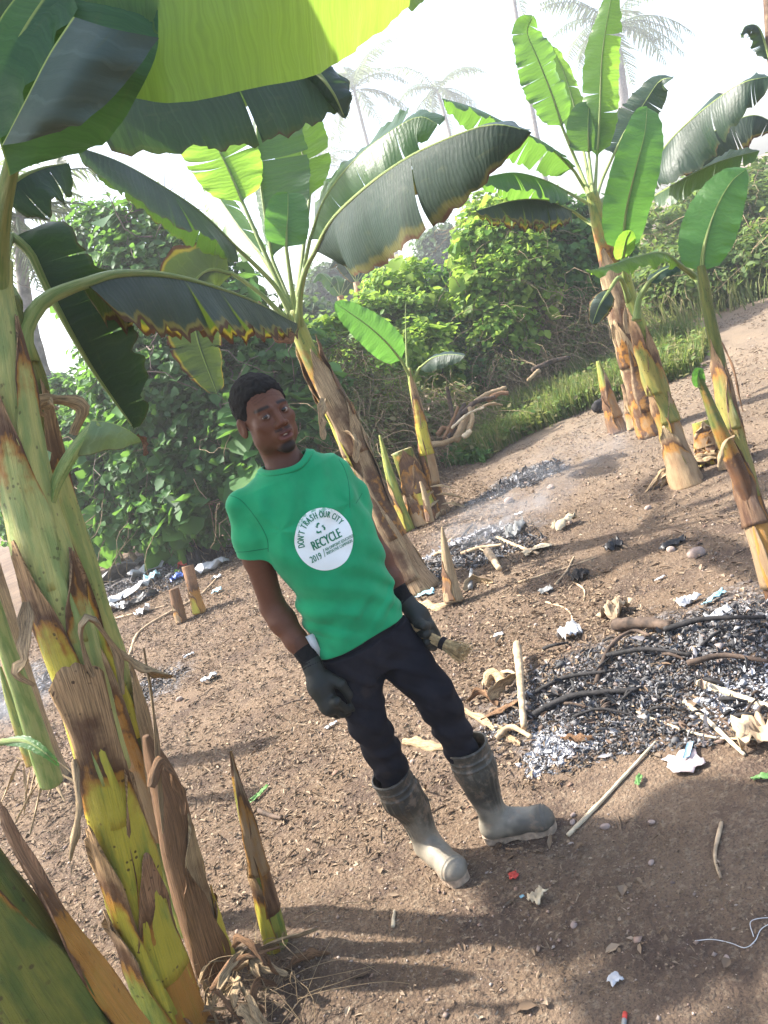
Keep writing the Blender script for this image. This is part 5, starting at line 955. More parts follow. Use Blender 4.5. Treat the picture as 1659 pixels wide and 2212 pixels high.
def cloud(blobs, n, size, rg, shell=.55, down=.35, clump=.22, wide=.5, out=.55, keep=None):
    Ps, Ns, Ds = [], [], []
    vol = np.array([b[1][0]*b[1][1]+b[1][1]*b[1][2]+b[1][0]*b[1][2] for b in blobs]); cnt = (n*vol/vol.sum()).astype(int)
    for (c, r), k in zip(blobs, cnt):
        kc = max(6, k//26); u = norm(rg.normal(size=(kc, 3))); rad = rg.uniform(shell, 1.04, (kc, 1)); rad = rad*(1+.22*fbm(u*2.3+np.asarray(c), 2, 3)[:, None]); cc = np.asarray(c)+u*rad*r
        ids = rg.integers(0, kc, k); q = cc[ids]+rg.normal(size=(k, 3))*clump*.33*np.array([1, 1, .8]); o = norm((q-c)/np.asarray(r)); Nn = norm(o*out+np.array([0, 0, .55])+rg.normal(size=(k, 3))*.42); Dn = norm(o*.6+np.array([0, 0, -down])+rg.normal(size=(k, 3))*.7)
        Ps.append(q); Ns.append(Nn); Ds.append(Dn)
    Pt, Nn, Dn = map(np.vstack, (Ps, Ns, Ds)); g_ = Pt[:, 2] > gz(Pt[:, 0], Pt[:, 1])+.02
    if keep is not None: g_ &= keep(Pt)
    Pt, Nn, Dn = Pt[g_], Nn[g_], Dn[g_]; ln = size*np.exp(rg.normal(0, .32, len(Pt))); return leaves_geo(Pt, Nn, Dn, ln, ln*wide*rg.uniform(.75, 1.1, len(Pt)))
def twigs(mb, blobs, n, L, r, rg, droop=.5, seg=7, start=.9):
    for _ in range(n):
        c, rr = blobs[rg.integers(len(blobs))]; u = norm(rg.normal(size=3)); a = np.asarray(c)+u*rr*rg.uniform(start*.6, start*1.05); d = norm(rg.normal(size=3)*[1, 1, .5]+[0, 0, -droop]); pts = [a]
        for k in range(seg): d = norm(d+rg.normal(size=3)*.38+[0, 0, -droop*.25]); pts.append(pts[-1]+d*L/seg)
        V, Fc, uv = tube_geo(np.array(pts), np.linspace(r, r*.35, len(pts)), 4, False); mb.add(V, Fc, uv)
def pb_(px, py, d, r, rz=None, ry=None): return (P(px, py, d), (r, ry or r*.8, rz or r*.85))
def bush(name, label, cat, blobs, n, size, mat, seed, ntw=60, twl=.9, twr=.006, grp='bushes round the plot', wide=.5, vines=0, big=0, bigmat=None, trunks=4, down=.35, clump=.22, shell=.55):
    rg = np.random.default_rng(seed); c = np.mean([b[0] for b in blobs], 0); e = empty(name, (c[0], c[1], float(gz(c[0], c[1]))), label, cat, grp)
    V, Fc = cloud(blobs, n, size, rg, wide=wide, down=down, clump=clump, shell=shell); 
    if big: V2, F2 = cloud(blobs, big, size*2.1, rg, shell=.85, wide=.62, down=.8, clump=.3); Fc = np.vstack([Fc, F2+len(V)]); V = np.vstack([V, V2])
    mesh('foliage', V, Fc, MAT[mat], e, smooth=False)
    mb = MB(); twigs(mb, blobs, ntw, twl, twr, rg, .3)
    for k in range(trunks):
        b = blobs[rg.integers(len(blobs))]; bx, by = b[0][0]+rg.normal()*.25, b[0][1]+rg.normal()*.2; g0 = float(gz(bx, by)); pts = [(bx, by, g0-.1)]; top = b[0]+rg.normal(size=3)*.15
        for s in (.3, .6, 1.): pts.append((bx+(top[0]-bx)*s+rg.normal()*.12, by+(top[1]-by)*s+rg.normal()*.1, g0+(top[2]-g0)*s))
        V, Fc, uv = tube_geo(spline(pts, 14), np.linspace(.045, .015, 14), 7); mb.add(V, Fc, uv)
    mb.build('branches', MAT['bark'] if not vines else MAT['twig'], e)
    if vines: mb = MB(); twigs(mb, blobs, vines, 1.3, .0055, rg, .9, 10, 1.05); mb.build('dry_vines', MAT['twig'], e)
    return e
# left hedge: a tall creeper-covered bush with an airy top, and its darker neighbours
L1 = [pb_(*b) for b in [(215, 520, 10.2, .50), (310, 500, 10.0, .50), (330, 590, 9.8, .70), (260, 640, 10, .62), (420, 640, 9.8, .75), (390, 760, 9.6, .85), (500, 760, 9.6, .80), (300, 800, 9.8, .70), (600, 790, 9.5, .65), (490, 880, 9.5, .80), (370, 900, 9.6, .75), (660, 880, 9.4, .55), (280, 920, 9.9, .60)]]
bush('creeper_covered_bush', 'tall dark green creeper-covered bush behind and left of the man', 'bush', L1, 26000, .085, 'fol_hedge', 101, 170, 1.2, .009, big=900, trunks=7)
L2 = [pb_(*b) for b in [(240, 1010, 10.0, .65), (340, 1010, 9.7, .7), (450, 1000, 9.4, .75), (560, 980, 9.2, .7), (640, 960, 9.0, .5), (280, 1100, 9.8, .55), (390, 1095, 9.5, .6), (500, 1080, 9.3, .6), (600, 1050, 9.1, .55), (200, 1090, 10.2, .5)]]
bush('hedge', 'low dark hedge with heart-shaped leaves above the rubbish on the left', 'hedge', L2, 17000, .085, 'fol_hedge', 102, 120, 1.0, .008, big=1300, vines=130, trunks=10)
L3 = [pb_(*b) for b in [(80, 900, 12.5, .7), (150, 880, 12.2, .6), (90, 1000, 12, .8), (170, 980, 11.8, .7), (60, 1090, 11.5, .7), (150, 1120, 11.4, .7), (20, 960, 12, .7)]]
bush('hedge', 'farther low green bush seen between the near stems and the tall creeper', 'bush', L3, 12000, .08, 'fol_hedge', 103, 50, .9)
L4 = [pb_(*b) for b in [(725, 800, 9.8, .50), (745, 880, 9.5, .48), (790, 940, 9.2, .42), (700, 950, 9.2, .45), (830, 880, 9.8, .5), (860, 940, 9.5, .35), (900, 900, 9.9, .4), (960, 880, 10.2, .40), (800, 1010, 8.9, .32)]]
bush('dry_vine_thicket', 'brown tangle of dry vines right of the centre banana stem', 'bush', L4, 10000, .042, 'fol_dry', 104, 60, .8, .005, vines=620, trunks=3)
L5 = [pb_(*b) for b in [(720, 760, 11.5, .55), (790, 720, 11.8, .65), (830, 800, 11.0, .60), (880, 700, 12, .6), (900, 780, 11.2, .6), (760, 820, 11, .5), (860, 620, 12.5, .45)]]
bush('bush', 'sunlit yellow-green bush behind the small young banana plant', 'bush', L5, 17000, .075, 'fol_bright', 105, 60, .9, .006, big=500)
L6 = [pb_(*b) for b in [(960, 640, 13, .70), (1000, 700, 12.5, .75), (950, 760, 12, .65), (1040, 620, 13, .6), (1020, 800, 11.6, .55), (930, 700, 12.6, .5)]]
bush('bush', 'round mid-green bush between the bright bush and the creeper mound', 'bush', L6, 16000, .065, 'fol_hedge', 106, 60, .9, .006)
L7 = [pb_(*b) for b in [(1060, 540, 12.2, .60), (1110, 500, 12, .6), (1050, 640, 11.8, .55), (1080, 720, 11.6, .5), (1130, 590, 11.8, .6), (1040, 460, 12.5, .3)]]
bush('creeper_mound', 'bright sunlit creeper spilling down the left face of the mound', 'bush', L7, 16000, .075, 'fol_bright', 107, 40, .9, .006, vines=120, big=600)
L8 = [pb_(*b) for b in [(1160, 520, 12.4, .75), (1220, 500, 12.5, .7), (1250, 560, 12.2, .65), (1200, 580, 12.1, .7), (1280, 560, 12.6, .6)]]
bush('creeper_mound', 'dark green creeper dome under the leaves of the right banana plant', 'bush', L8, 17000, .085, 'fol_hedge', 108, 60, .9, .006)
L9 = [pb_(*b) for b in [(1120, 700, 12.0, .55), (1190, 690, 12.0, .65), (1260, 680, 12.3, .6), (1230, 750, 11.9, .5), (1140, 780, 11.6, .45), (1080, 800, 11.4, .4)]]
bush('dry_vine_thicket', 'dry brown hanging vines forming the shaded wall below the dark creeper', 'bush', L9, 8000, .045, 'fol_dry', 109, 60, 1., .005, vines=900, trunks=4)
# grassy slope at the far right
def blades(pts, h, w_, rg, lean=.5):
    n = len(pts); a = rg.uniform(0, 2*pi, n); D = np.stack([np.cos(a), np.sin(a), 0*a], 1); S = np.stack([-np.sin(a), np.cos(a), 0*a], 1); hh = (np.asarray(h)*rg.uniform(.5, 1.2, n))[:, None]; ln = rg.uniform(.1, lean, n)[:, None]; w_ = w_*rg.uniform(.6, 1.3, n)[:, None]
    p1 = pts+np.array([0, 0, 1.])*hh*.55+D*hh*ln*.3; p2 = pts+np.array([0, 0, 1.])*hh*.92+D*hh*ln
    V = np.stack([pts-S*w_, pts+S*w_, p1+S*w_*.8, p1-S*w_*.8, p2], 1).reshape(-1, 3); i = np.arange(n)[:, None]*5
    return V, [list(f) for f in i+np.array([[0, 1, 2, 3]])]+[list(f) for f in i+np.array([[3, 2, 4]])]
def inpoly(x, y, poly):
    c = np.zeros(x.shape, bool); n = len(poly)
    for i in range(n):
        (x1, y1), (x2, y2) = poly[i], poly[(i+1) % n]; c ^= ((y1 > y) != (y2 > y)) & (x < (x2-x1)*(y-y1)/(y2-y1+1e-12)+x1)
    return c
def polypts(px, n, rg):
    g_ = [tuple(G(a, b)[:2]) for a, b in px]; xs_ = [a for a, b in g_]; ys_ = [b for a, b in g_]; out = []
    while sum(map(len, out)) < n:
        x = rg.uniform(min(xs_), max(xs_), n*2); y = rg.uniform(min(ys_), max(ys_), n*2); m = inpoly(x, y, g_)&(fbm(np.stack([x*1.3, y*1.3, 0*x], -1), 3, 40) > -.22); out.append(np.stack([x[m], y[m]], 1))
    q = np.vstack(out)[:n]; return np.stack([q[:, 0], q[:, 1], gz(q[:, 0], q[:, 1])], 1)
rg = np.random.default_rng(120)
pt = polypts([(985, 1000), (1000, 880), (1100, 820), (1200, 770), (1300, 730), (1420, 690), (1540, 735), (1510, 800), (1345, 865), (1270, 885), (1200, 915), (1130, 945), (1060, 990)], 26000, rg)
hv = .55+.9*np.clip(.5+fbm(pt*[1.5, 1.5, 0], 3, 44), 0, 1); V, Fc = blades(pt, .30*hv, .008, rg); V2, F2 = leaves_geo(pt[::2]+[0, 0, .12]+rg.normal(size=(len(pt[::2]), 3))*.06, norm(rg.normal(size=(len(pt[::2]), 3))*.5+[0, 0, 1]), rg.normal(size=(len(pt[::2]), 3)), np.full(len(pt[::2]), .075), np.full(len(pt[::2]), .026))
o = mesh('grass', np.vstack([V, V2]), Fc+[list(f+len(V)) for f in F2], MAT['grass'], smooth=False); tag(o, 'patch of bright green grass and weeds in front of the creeper mound', 'grass', kind='stuff')
pt = polypts([(960, 1010), (1000, 960), (1080, 960), (1050, 1000)], 900, rg); pt = np.vstack([pt, polypts([(770, 1100), (790, 1010), (850, 990), (860, 1060)], 900, rg)]); V, Fc = blades(pt, .12, .012, rg, .9)
V2, F2 = leaves_geo(pt+[0, 0, .07]+rg.normal(size=(len(pt), 3))*.04, norm(rg.normal(size=(len(pt), 3))*.5+[0, 0, 1]), rg.normal(size=(len(pt), 3)), np.full(len(pt), .07), np.full(len(pt), .03))
o = mesh('weeds', np.vstack([V, V2]), Fc+[list(f+len(V)) for f in F2], MAT['fol_hedge'], smooth=False); tag(o, 'low dark green weeds at the foot of the dry vine tangle', 'weeds', kind='stuff')
for k, (bl, n, lab) in enumerate([([(1395, 630, 14.2, .6), (1440, 615, 13.8, .7), (1500, 600, 13.5, .75), (1560, 590, 13.3, .8), (1620, 580, 13.0, .8), (1690, 570, 12.8, .9), (1420, 580, 14.5, .6)], 15000, 'row of pale tall grass and scrub along the far right edge of the ground'), ([(1420, 520, 16, .9), (1480, 500, 16.5, 1.1), (1540, 490, 16, 1.1), (1600, 480, 16, 1.2), (1680, 480, 16, 1.2), (1560, 430, 18, 1.0), (1640, 430, 18, 1.0), (1490, 450, 18, .7), (1700, 420, 18, 1.)], 20000, 'hazy green scrub rising behind the rightmost banana plant')]):
    B = [pb_(*b) for b in bl]; e = bush('scrub', lab, 'bush', B, n, .10 if k else .085, ('fol_far2', 'fol_far2')[k], 130+k, 60, 1.4, .008, vines=200, wide=.34)
    if k == 0:
        q = np.vstack([np.asarray(c)+rg.normal(size=(900, 3))*np.array(r)*.6 for c, r in B]); q[:, 2] = gz(q[:, 0], q[:, 1]); V, Fc = blades(q[::2], .55, .012, rg, .9); mesh('grass_stems', V, Fc, MAT['reed'], e, smooth=False)
# hazy trees far behind
def tree(name, label, c, base_r, blobs, n, size, seed, mat='fol_far', grp='hazy trees behind the plot'):
    rg = np.random.default_rng(seed); cen = np.mean([b[0] for b in blobs], 0); g0 = float(gz(cen[0], cen[1])); e = empty(name, (cen[0], cen[1], g0), label, 'tree', grp)
    V, Fc = cloud(blobs, n, size, rg, clump=size*2.5, shell=.3); mesh('crown', V, Fc, MAT[mat], e, smooth=False)
    mb = MB(); V, Fc, uv = tube_geo(spline([(cen[0], cen[1], g0-.2), (cen[0]+.1, cen[1], g0+(cen[2]-g0)*.5), tuple(cen)], 12), np.linspace(base_r, base_r*.4, 12), 9); mb.add(V, Fc, uv)
    for b in blobs: V, Fc, uv = tube_geo(spline([(cen[0], cen[1], g0+(cen[2]-g0)*.55), tuple((b[0]+cen)/2+[0, 0, .1]), tuple(b[0])], 8), np.linspace(base_r*.4, base_r*.1, 8), 6); mb.add(V, Fc, uv)
    mb.build('trunk', MAT['bark'], e)
tree('tree', 'hazy round-crowned tree standing far behind between the two banana crowns', None, .3, [pb_(*b) for b in [(950, 530, 38, 1.0), (1000, 540, 38, .9), (930, 580, 38, 1.), (980, 600, 38, 1.1), (1020, 590, 38, .8), (960, 650, 38, 1.2)]], 14000, .22, 201)
tree('tree', 'hazy low tree seen just right of the centre banana leaf stalks', None, .3, [pb_(*b) for b in [(700, 620, 34, 1.), (760, 610, 34, .9), (800, 600, 35, .8), (740, 680, 34, 1.3), (680, 700, 34, 1.2), (820, 660, 35, .9)]], 15000, .2, 202)
tree('tree', 'hazy tree behind the centre banana trunk', None, .3, [pb_(*b) for b in [(670, 740, 20, .8), (700, 790, 20, .9), (650, 690, 20, .6)]], 9000, .16, 203)
tree('tree', 'distant tree line at the far right behind the rightmost banana leaf', None, .3, [pb_(*b) for b in [(1640, 460, 30, 1.5), (1700, 450, 30, 1.6), (1590, 480, 30, 1.3)]], 9000, .22, 204)
def palm(label, base, top, crown_r, nf, seed, r=.16, grp='coconut palms in the haze', lean=None, fr=1.):
    rg = np.random.default_rng(seed); b = P(*base); t = P(*top); g0 = float(gz(b[0], b[1])); e = empty('coconut_palm', (b[0], b[1], g0), label, 'palm tree', grp)
    pth = spline([(b[0], b[1], g0-.2), tuple(b*.6+t*.4+[.15, 0, 0]), tuple(t)], 40); rr = np.linspace(r*1.25, r*.75, 40)*(1+.05*np.sin(np.arange(40)*2.1)); V, Fc, uv = tube_geo(pth, rr, 12); mesh('trunk', V, Fc, MAT['palm_bark'], e, uv)
    for k in range(nf):
        az = 2*pi*k/nf*1.618*2+rg.uniform(-.3, .3); el = rg.uniform(-.5, 1.15); L = crown_r*rg.uniform(.85, 1.1); d = np.array([cos(az)*cos(el), sin(az)*cos(el), sin(el)]); pts = [t]
        for s in range(12): pts.append(pts[-1]+d*L/12); d = norm(d+np.array([0, 0, -.13]))
        ra = spline(pts, 30); T, A, B = frames(ra); mb = MB(); V, Fc, uv = tube_geo(ra, np.linspace(.035, .008, 30), 5); mb.add(V, Fc, uv)
        V_, F_ = [], []; hs = np.repeat(ra[3:], 2, 0)+0; TT = np.repeat(T[3:], 2, 0); S = norm(np.cross(TT, [0, 0, 1.]))*np.tile([1, -1], 27)[:, None]; ll = L*.26*np.sin(np.linspace(.25, pi*.93, 27)).repeat(2)*rg.uniform(.7, 1.1, 54)*fr
        D_ = norm(S+TT*.5+np.array([0, 0, -.75])+rg.normal(size=(54, 3))*.15); Wd = norm(np.cross(D_, TT)); w0 = .022*L/2
        V4 = np.stack([hs-TT*w0, hs+TT*w0, hs+D_*ll[:, None]*.6+TT*w0*.8, hs+D_*ll[:, None]+[0, 0, -.1*L*.2], hs+D_*ll[:, None]*.6-TT*w0*.8], 1).reshape(-1, 3)
        mb.add(V4, np.arange(54)[:, None]*5+np.array([[0, 1, 2, 3, 4]])); mb.build('frond', MAT['palm'], e, smooth=False)
    return e
palm('hazy coconut palm with drooping fronds between the yellow leaf and the man side', (860, 600, 62), (765, 195, 62), 5.0, 18, 301)
palm('second hazy coconut palm, narrow crown left of the right banana plant', (1040, 560, 66), (945, 195, 66), 4.6, 16, 302)
palm('nearest coconut palm with thick ringed grey trunk behind the right banana plant', (1385, 610, 54), (1325, 60, 54), 5.4, 17, 303, .44)
palm('tall palm whose frond tips hang into the top edge of the view', (1180, 480, 48), (1090, -120, 48), 4.0, 16, 304)
palm('faint palm peeping above the broad dark central leaf', (745, 560, 70), (690, 360, 70), 4.4, 14, 305)
palm('dark palm behind the near leaves at the left edge', (60, 900, 13), (40, 470, 13), 1.9, 18, 306, .12)
rg = np.random.default_rng(77)
for k, (px, py, d) in enumerate([(735, 640, 18), (770, 610, 17.5)]):
    b = G(px+40, 800); e = empty('banana_plant', (P(px, py, d)[0], P(px, py, d)[1], 0), ['faded banana plant among the hazy trees left of the round tree', 'withered banana plant among the hazy trees'][k], 'banana plant', 'far banana plants')
    stem(e, [(px+40, 800, d, .13), (px+15, 700, d, .10), (px, py, d, .07)], 'sheath_dry', dry=(.8, .4), seed=k)
    for j in range(4): leaf(e, [(px, py, d), (px-25+18*j, py-35, d), (px-45+30*j, py-50+8*j, d), (px-60+38*j, py-30+10*j, d)], .18, ('leaf', 'leaf_worn')[k], None, norm(UP+TOCAM), .5, .6, .4, .4, 4, .01, 500+j+10*k)
for k, (px, py, d) in enumerate([(90, 830, 13.5), (130, 860, 13.8), (250, 830, 14.)]):
    e = empty('banana_plant', (P(px, py, d)[0], P(px, py, d)[1], 0), ['pale banana top poking over the far left bush', 'second pale banana top right beside the first over the far left bush', 'banana top showing through the gap under the long broken leaf'][k], 'banana plant', 'far banana plants'); stem(e, [(px+60, 1000, d, .12), (px+15, 900, d, .09), (px, py, d, .05)], 'stem', dry=(.5, .2), seed=k)
    for j in range(5): leaf(e, [(px, py, d), (px-20+12*j, py-22, d), (px-38+22*j, py-28+4*j, d), (px-52+28*j, py-14+6*j, d)], .16, 'leaf', None, norm(UP+TOCAM), .5, .6, .4, .4, 5, .01, 540+j+10*k)
# haze: one closed box of even density round everything
hb = np.array([(x, y, z) for x in (-90, 90) for y in (-12, 100) for z in (-1.6, 34)], float)
hz = mesh('haze', hb, [[0, 1, 3, 2], [4, 6, 7, 5], [0, 4, 5, 1], [2, 3, 7, 6], [0, 2, 6, 4], [1, 5, 7, 3]], None, smooth=False, origin=(0, 0, 0)); hz['kind'] = 'stuff'
m, t = nm('haze_air'); ou = t.nodes.new('ShaderNodeOutputMaterial'); pv = t.nodes.new('ShaderNodeVolumePrincipled'); pv.inputs['Color'].default_value = (.96, .97, 1, 1); pv.inputs['Density'].default_value = HAZE; pv.inputs['Anisotropy'].default_value = .35
t.links.new(pv.outputs[0], ou.inputs['Volume']); hz.data.materials.append(m)
# ---------------------------------------------------------------- litter, ash and rubbish on the ground
def island_mat(name, cols, rough=.85, tr=0.):
    g = NG(name); r = g.n('NewGeometry', out='Random Per Island'); c = g.ramp(r, [(i/(len(cols)-1), x) for i, x in enumerate(cols)])
    s = g.bsdf(c, rough, None, .25)
    return g.done(s)
MAT['litter'] = island_mat('leaf_litter', [(.09, .060, .038), (.15, .102, .066), (.21, .150, .095), (.27, .20, .135), (.12, .080, .052), (.34, .26, .18), (.06, .043, .032)])
MAT['gravel'] = island_mat('gravel', [(.20, .125, .09), (.34, .25, .19), (.12, .09, .08), (.42, .34, .28), (.26, .15, .10)])
MAT['ash'] = island_mat('ash', [(.03, .03, .032), (.09, .088, .088), (.035, .033, .033), (.19, .185, .185), (.05, .05, .05), (.30, .295, .30), (.06, .056, .054), (.15, .10, .07), (.40, .39, .41)])
MAT['ash_white'] = island_mat('white_ash', [(.5, .5, .52), (.7, .7, .72), (.3, .3, .31), (.6, .6, .62), (.14, .13, .13)])
MAT['char'] = simple('charcoal', (.018, .016, .016), .8, .6, 30, .9); MAT['char2'] = simple('charred_wood', (.075, .05, .035), .85, .7, 14, .8)
MAT['drystalk'] = simple('dry_stalk', (.40, .29, .18), .8, .45, 18, .5); MAT['palestalk'] = simple('pale_stalk', (.55, .45, .30), .7, .3, 18, .3)
MAT['paper'] = simple('white_litter', (.52, .52, .52), .6, .15, 20, .3); MAT['stone'] = simple('stone', (.33, .25, .21), .9, .3, 25, .6); MAT['paleblue'] = simple('pale_blue_plastic', (.28, .48, .55), .5, .25); MAT['blue'] = simple('blue_plastic', (.03, .08, .32), .45, .3); MAT['red'] = simple('red_plastic', (.55, .06, .04), .45, .2); MAT['yellowp'] = simple('yellow_plastic', (.65, .55, .08), .45, .2); MAT['greyp'] = simple('grey_sacking', (.25, .25, .24), .8, .3, 14, .6); MAT['greenleaf'] = simple('green_leaf_piece', (.12, .25, .07), .5, .2); MAT['blackp'] = simple('black_plastic', (.012, .012, .014), .35, .3, 20, .5)
rg = np.random.default_rng(900)
def flat_leaves(q, ln, wd, rg, tilt=.35, lift=.004):
    n = len(q); N_ = norm(np.stack([rg.normal(0, tilt, n), rg.normal(0, tilt, n), np.ones(n)], 1)); D_ = rg.normal(size=(n, 3)); b = np.stack([q[:, 0], q[:, 1], gz(q[:, 0], q[:, 1])+lift+rg.uniform(0, .006, n)], 1)
    return leaves_geo(b, N_, D_, ln, wd, .5)
OCT = np.array([[1, 0, 0], [0, 1, 0], [-1, 0, 0], [0, -1, 0], [.1, .1, 1], [0, -.1, -1]], float); OF = np.array([[0, 1, 4], [1, 2, 4], [2, 3, 4], [3, 0, 4], [1, 0, 5], [2, 1, 5], [3, 2, 5], [0, 3, 5]])
def lumps(b, s, rg, flat=.6):
    n = len(b); a = rg.uniform(0, 2*pi, n); V = OCT[None]*(s[:, None]*rg.uniform(.55, 1.15, (n, 6)))[..., None]*np.array([1, .75, flat]); V = V+rg.normal(size=V.shape)*s[:, None, None]*.12
    R = np.zeros((n, 3, 3)); R[:, 0, 0] = np.cos(a); R[:, 0, 1] = -np.sin(a); R[:, 1, 0] = np.sin(a); R[:, 1, 1] = np.cos(a); R[:, 2, 2] = 1; V = np.einsum('nij,nkj->nki', R, V)+b[:, None]
    return V.reshape(-1, 3), (np.arange(n)[:, None, None]*6+OF[None]).reshape(-1, 3)
def region(n, x0, x1, y0, y1, rg, thr=-.3, sc=1.2, seed=50):
    out = []; k = 0
    while k < n:
        x = rg.uniform(x0, x1, n); y = rg.uniform(y0, y1, n); m = fbm(np.stack([x*sc, y*sc, 0*x], -1), 3, seed) > thr; out.append(np.stack([x[m], y[m]], 1)); k += m.sum()
    return np.vstack(out)[:n]
parts = [flat_leaves(region(42000, -4.5, 1.0, 2.6, 9.0, rg, -.6), .026*np.exp(rg.normal(0, .4, 42000)), .0048*np.exp(rg.normal(0, .35, 42000)), rg, .5),
         flat_leaves(region(30000, -2.2, 2.6, 1.0, 4.2, rg, -.3, 1.6, 51), .009*np.exp(rg.normal(0, .55, 30000)), .0022*np.exp(rg.normal(0, .45, 30000)), rg, .6),
         flat_leaves(region(22000, 0., 6.5, 3.0, 12., rg, -.3, 1., 52), .022*np.exp(rg.normal(0, .5, 22000)), .005*np.exp(rg.normal(0, .4, 22000)), rg, .5),
         flat_leaves(region(700, -4.0, 2.5, 1.6, 8.0, rg, .0, 1., 53), .036*np.exp(rg.normal(0, .4, 700)), .008*np.exp(rg.normal(0, .4, 700)), rg, .3)]
V = []; Fc = []; n = 0
for v, f in parts: V.append(v); Fc.append(f+n); n += len(v)
o = mesh('leaf_litter', np.vstack(V), np.vstack(Fc), MAT['litter'], smooth=False); tag(o, 'fine dry curled leaf litter strewn over the bare earth', 'leaf litter', kind='stuff')
q = np.vstack([region(16000, -2.2, 2.4, 1.1, 4., rg, -.3, 1.6, 60), region(6000, -4, 5.5, 3., 10, rg, -.1, 1., 61)]); s = np.r_[.0030*np.exp(rg.normal(0, .55, 16000)), .009*np.exp(rg.normal(0, .4, 6000))]
V, Fc = lumps(np.stack([q[:, 0], q[:, 1], gz(q[:, 0], q[:, 1])+s*.2], 1), s, rg); o = mesh('gravel', V, Fc, MAT['gravel'], smooth=True); tag(o, 'small pebbles and crumbs of soil scattered on the earth', 'gravel', kind='stuff')
# the ash beds
def ash_bed(px, py, rx, ry, n, sz, label, seed, white=None, mat='ash'):
    rg = np.random.default_rng(seed); a = G(px, py); t = rg.uniform(0, 2*pi, n); r = np.sqrt(rg.uniform(0, 1, n))*(1+.25*np.sin(3*t+seed)+.15*np.sin(7*t)); x = a[0]+np.cos(t)*r*rx; y = a[1]+np.sin(t)*r*ry; s = sz*np.exp(rg.normal(0, .5, n)); z = gz(x, y)+rg.uniform(-.003, .016, n)*(1-np.clip(r, 0, 1))+s*.2
    k = n*2//3; V, Fc = lumps(np.stack([x, y, z], 1)[:k], s[:k], rg, .5); Nn = norm(rg.normal(size=(n-k, 3))+[0, 0, .8]); V2, F2 = leaves_geo(np.stack([x, y, z+.004], 1)[k:], Nn, rg.normal(size=(n-k, 3)), s[k:]*2.4, s[k:]*.42, .6)
    o = mesh('ash_bed', np.vstack([V, V2]), [list(f) for f in Fc]+[list(f+len(V)) for f in F2], MAT[mat], smooth=False, origin=tuple(a)); tag(o, label, 'ash', kind='stuff'); return o
ash_bed(1470, 1430, .80, .40, 26000, .0065, 'large bed of black and grey ash at the right edge', 1)
ash_bed(1330, 1500, .45, .22, 11000, .0055, 'near lobe of the large ash bed by the short thick sticks', 2)
ash_bed(1190, 1520, .28, .16, 3500, .006, 'thin edge of burnt flakes left of the short thick stick', 11)
ash_bed(1205, 1615, .14, .12, 5000, .0042, 'patch of fluffy white ash beside the boots', 3, mat='ash_white')
ash_bed(1640, 1480, .25, .18, 1800, .006, 'pale ash at the right edge', 9, mat='ash_white')
ash_bed(1010, 1195, .48, .34, 14000, .008, 'smoking ash bed at the foot of the centre banana stem', 4)
ash_bed(1010, 1165, .34, .12, 2500, .008, 'whitish ash ridge on the smoking bed', 10, mat='ash_white')
ash_bed(1130, 1035, .42, .22, 8000, .010, 'long black ash strip in the middle distance', 5)
ash_bed(300, 1260, 1.5, .45, 9000, .012, 'sooty ash under the rubbish by the left hedge', 6)
ash_bed(20, 1510, .5, .4, 3000, .012, 'bluish ash behind the near stems at the left edge', 7)
ash_bed(330, 1480, .22, .2, 900, .008, 'thin sooty patch on the ground left of the man', 8)
# individual things
def onground(px, py, h=0.): a = G(px, py); return np.array([a[0], a[1], float(gz(a[0], a[1]))+h])
def stick(name, label, cat, pts, r, mat, grp=None, h=.012, seg=8, taper=.6, lump=.12, seed=0):
    q = np.array([onground(p_[0], p_[1], h+(p_[2] if len(p_) > 2 else 0)) for p_ in pts]); q = spline(q, 22); rr = r*np.interp(np.linspace(0, 1, 22), [0, .06, 1], [.85, 1, taper]); V, Fc, uv = tube_geo(q, rr, seg); c = np.repeat(q, seg, 0); V = c+(V-c)*(1+lump*2*fbm(V*60+seed, 2, seed))[:, None]
    o = mesh(name, V, Fc, MAT[mat], uv=uv); return tag(o, label, cat, grp)
DS = 'dry stalks and sticks on the ground'
def put(lab, pts, r, mt, sd):
    if any(k in lab for k in ('husk', 'bark piece', 'bark under', 'flattened')):
        q = [tuple(onground(p_[0], p_[1], r*.5+(p_[2]*.6 if len(p_) > 2 else 0))) for p_ in pts]; o = strand(None, q, r*1.25, {'drystalk': 'sheath_dry', 'char2': 'sheath_brown'}.get(mt, mt), 'husk', sd, curl=.5); tag(o, lab, 'husk', DS)
    else: stick('stick', lab, 'stick', pts, r, mt, DS, h=r*.8, seed=sd, lump=.2)
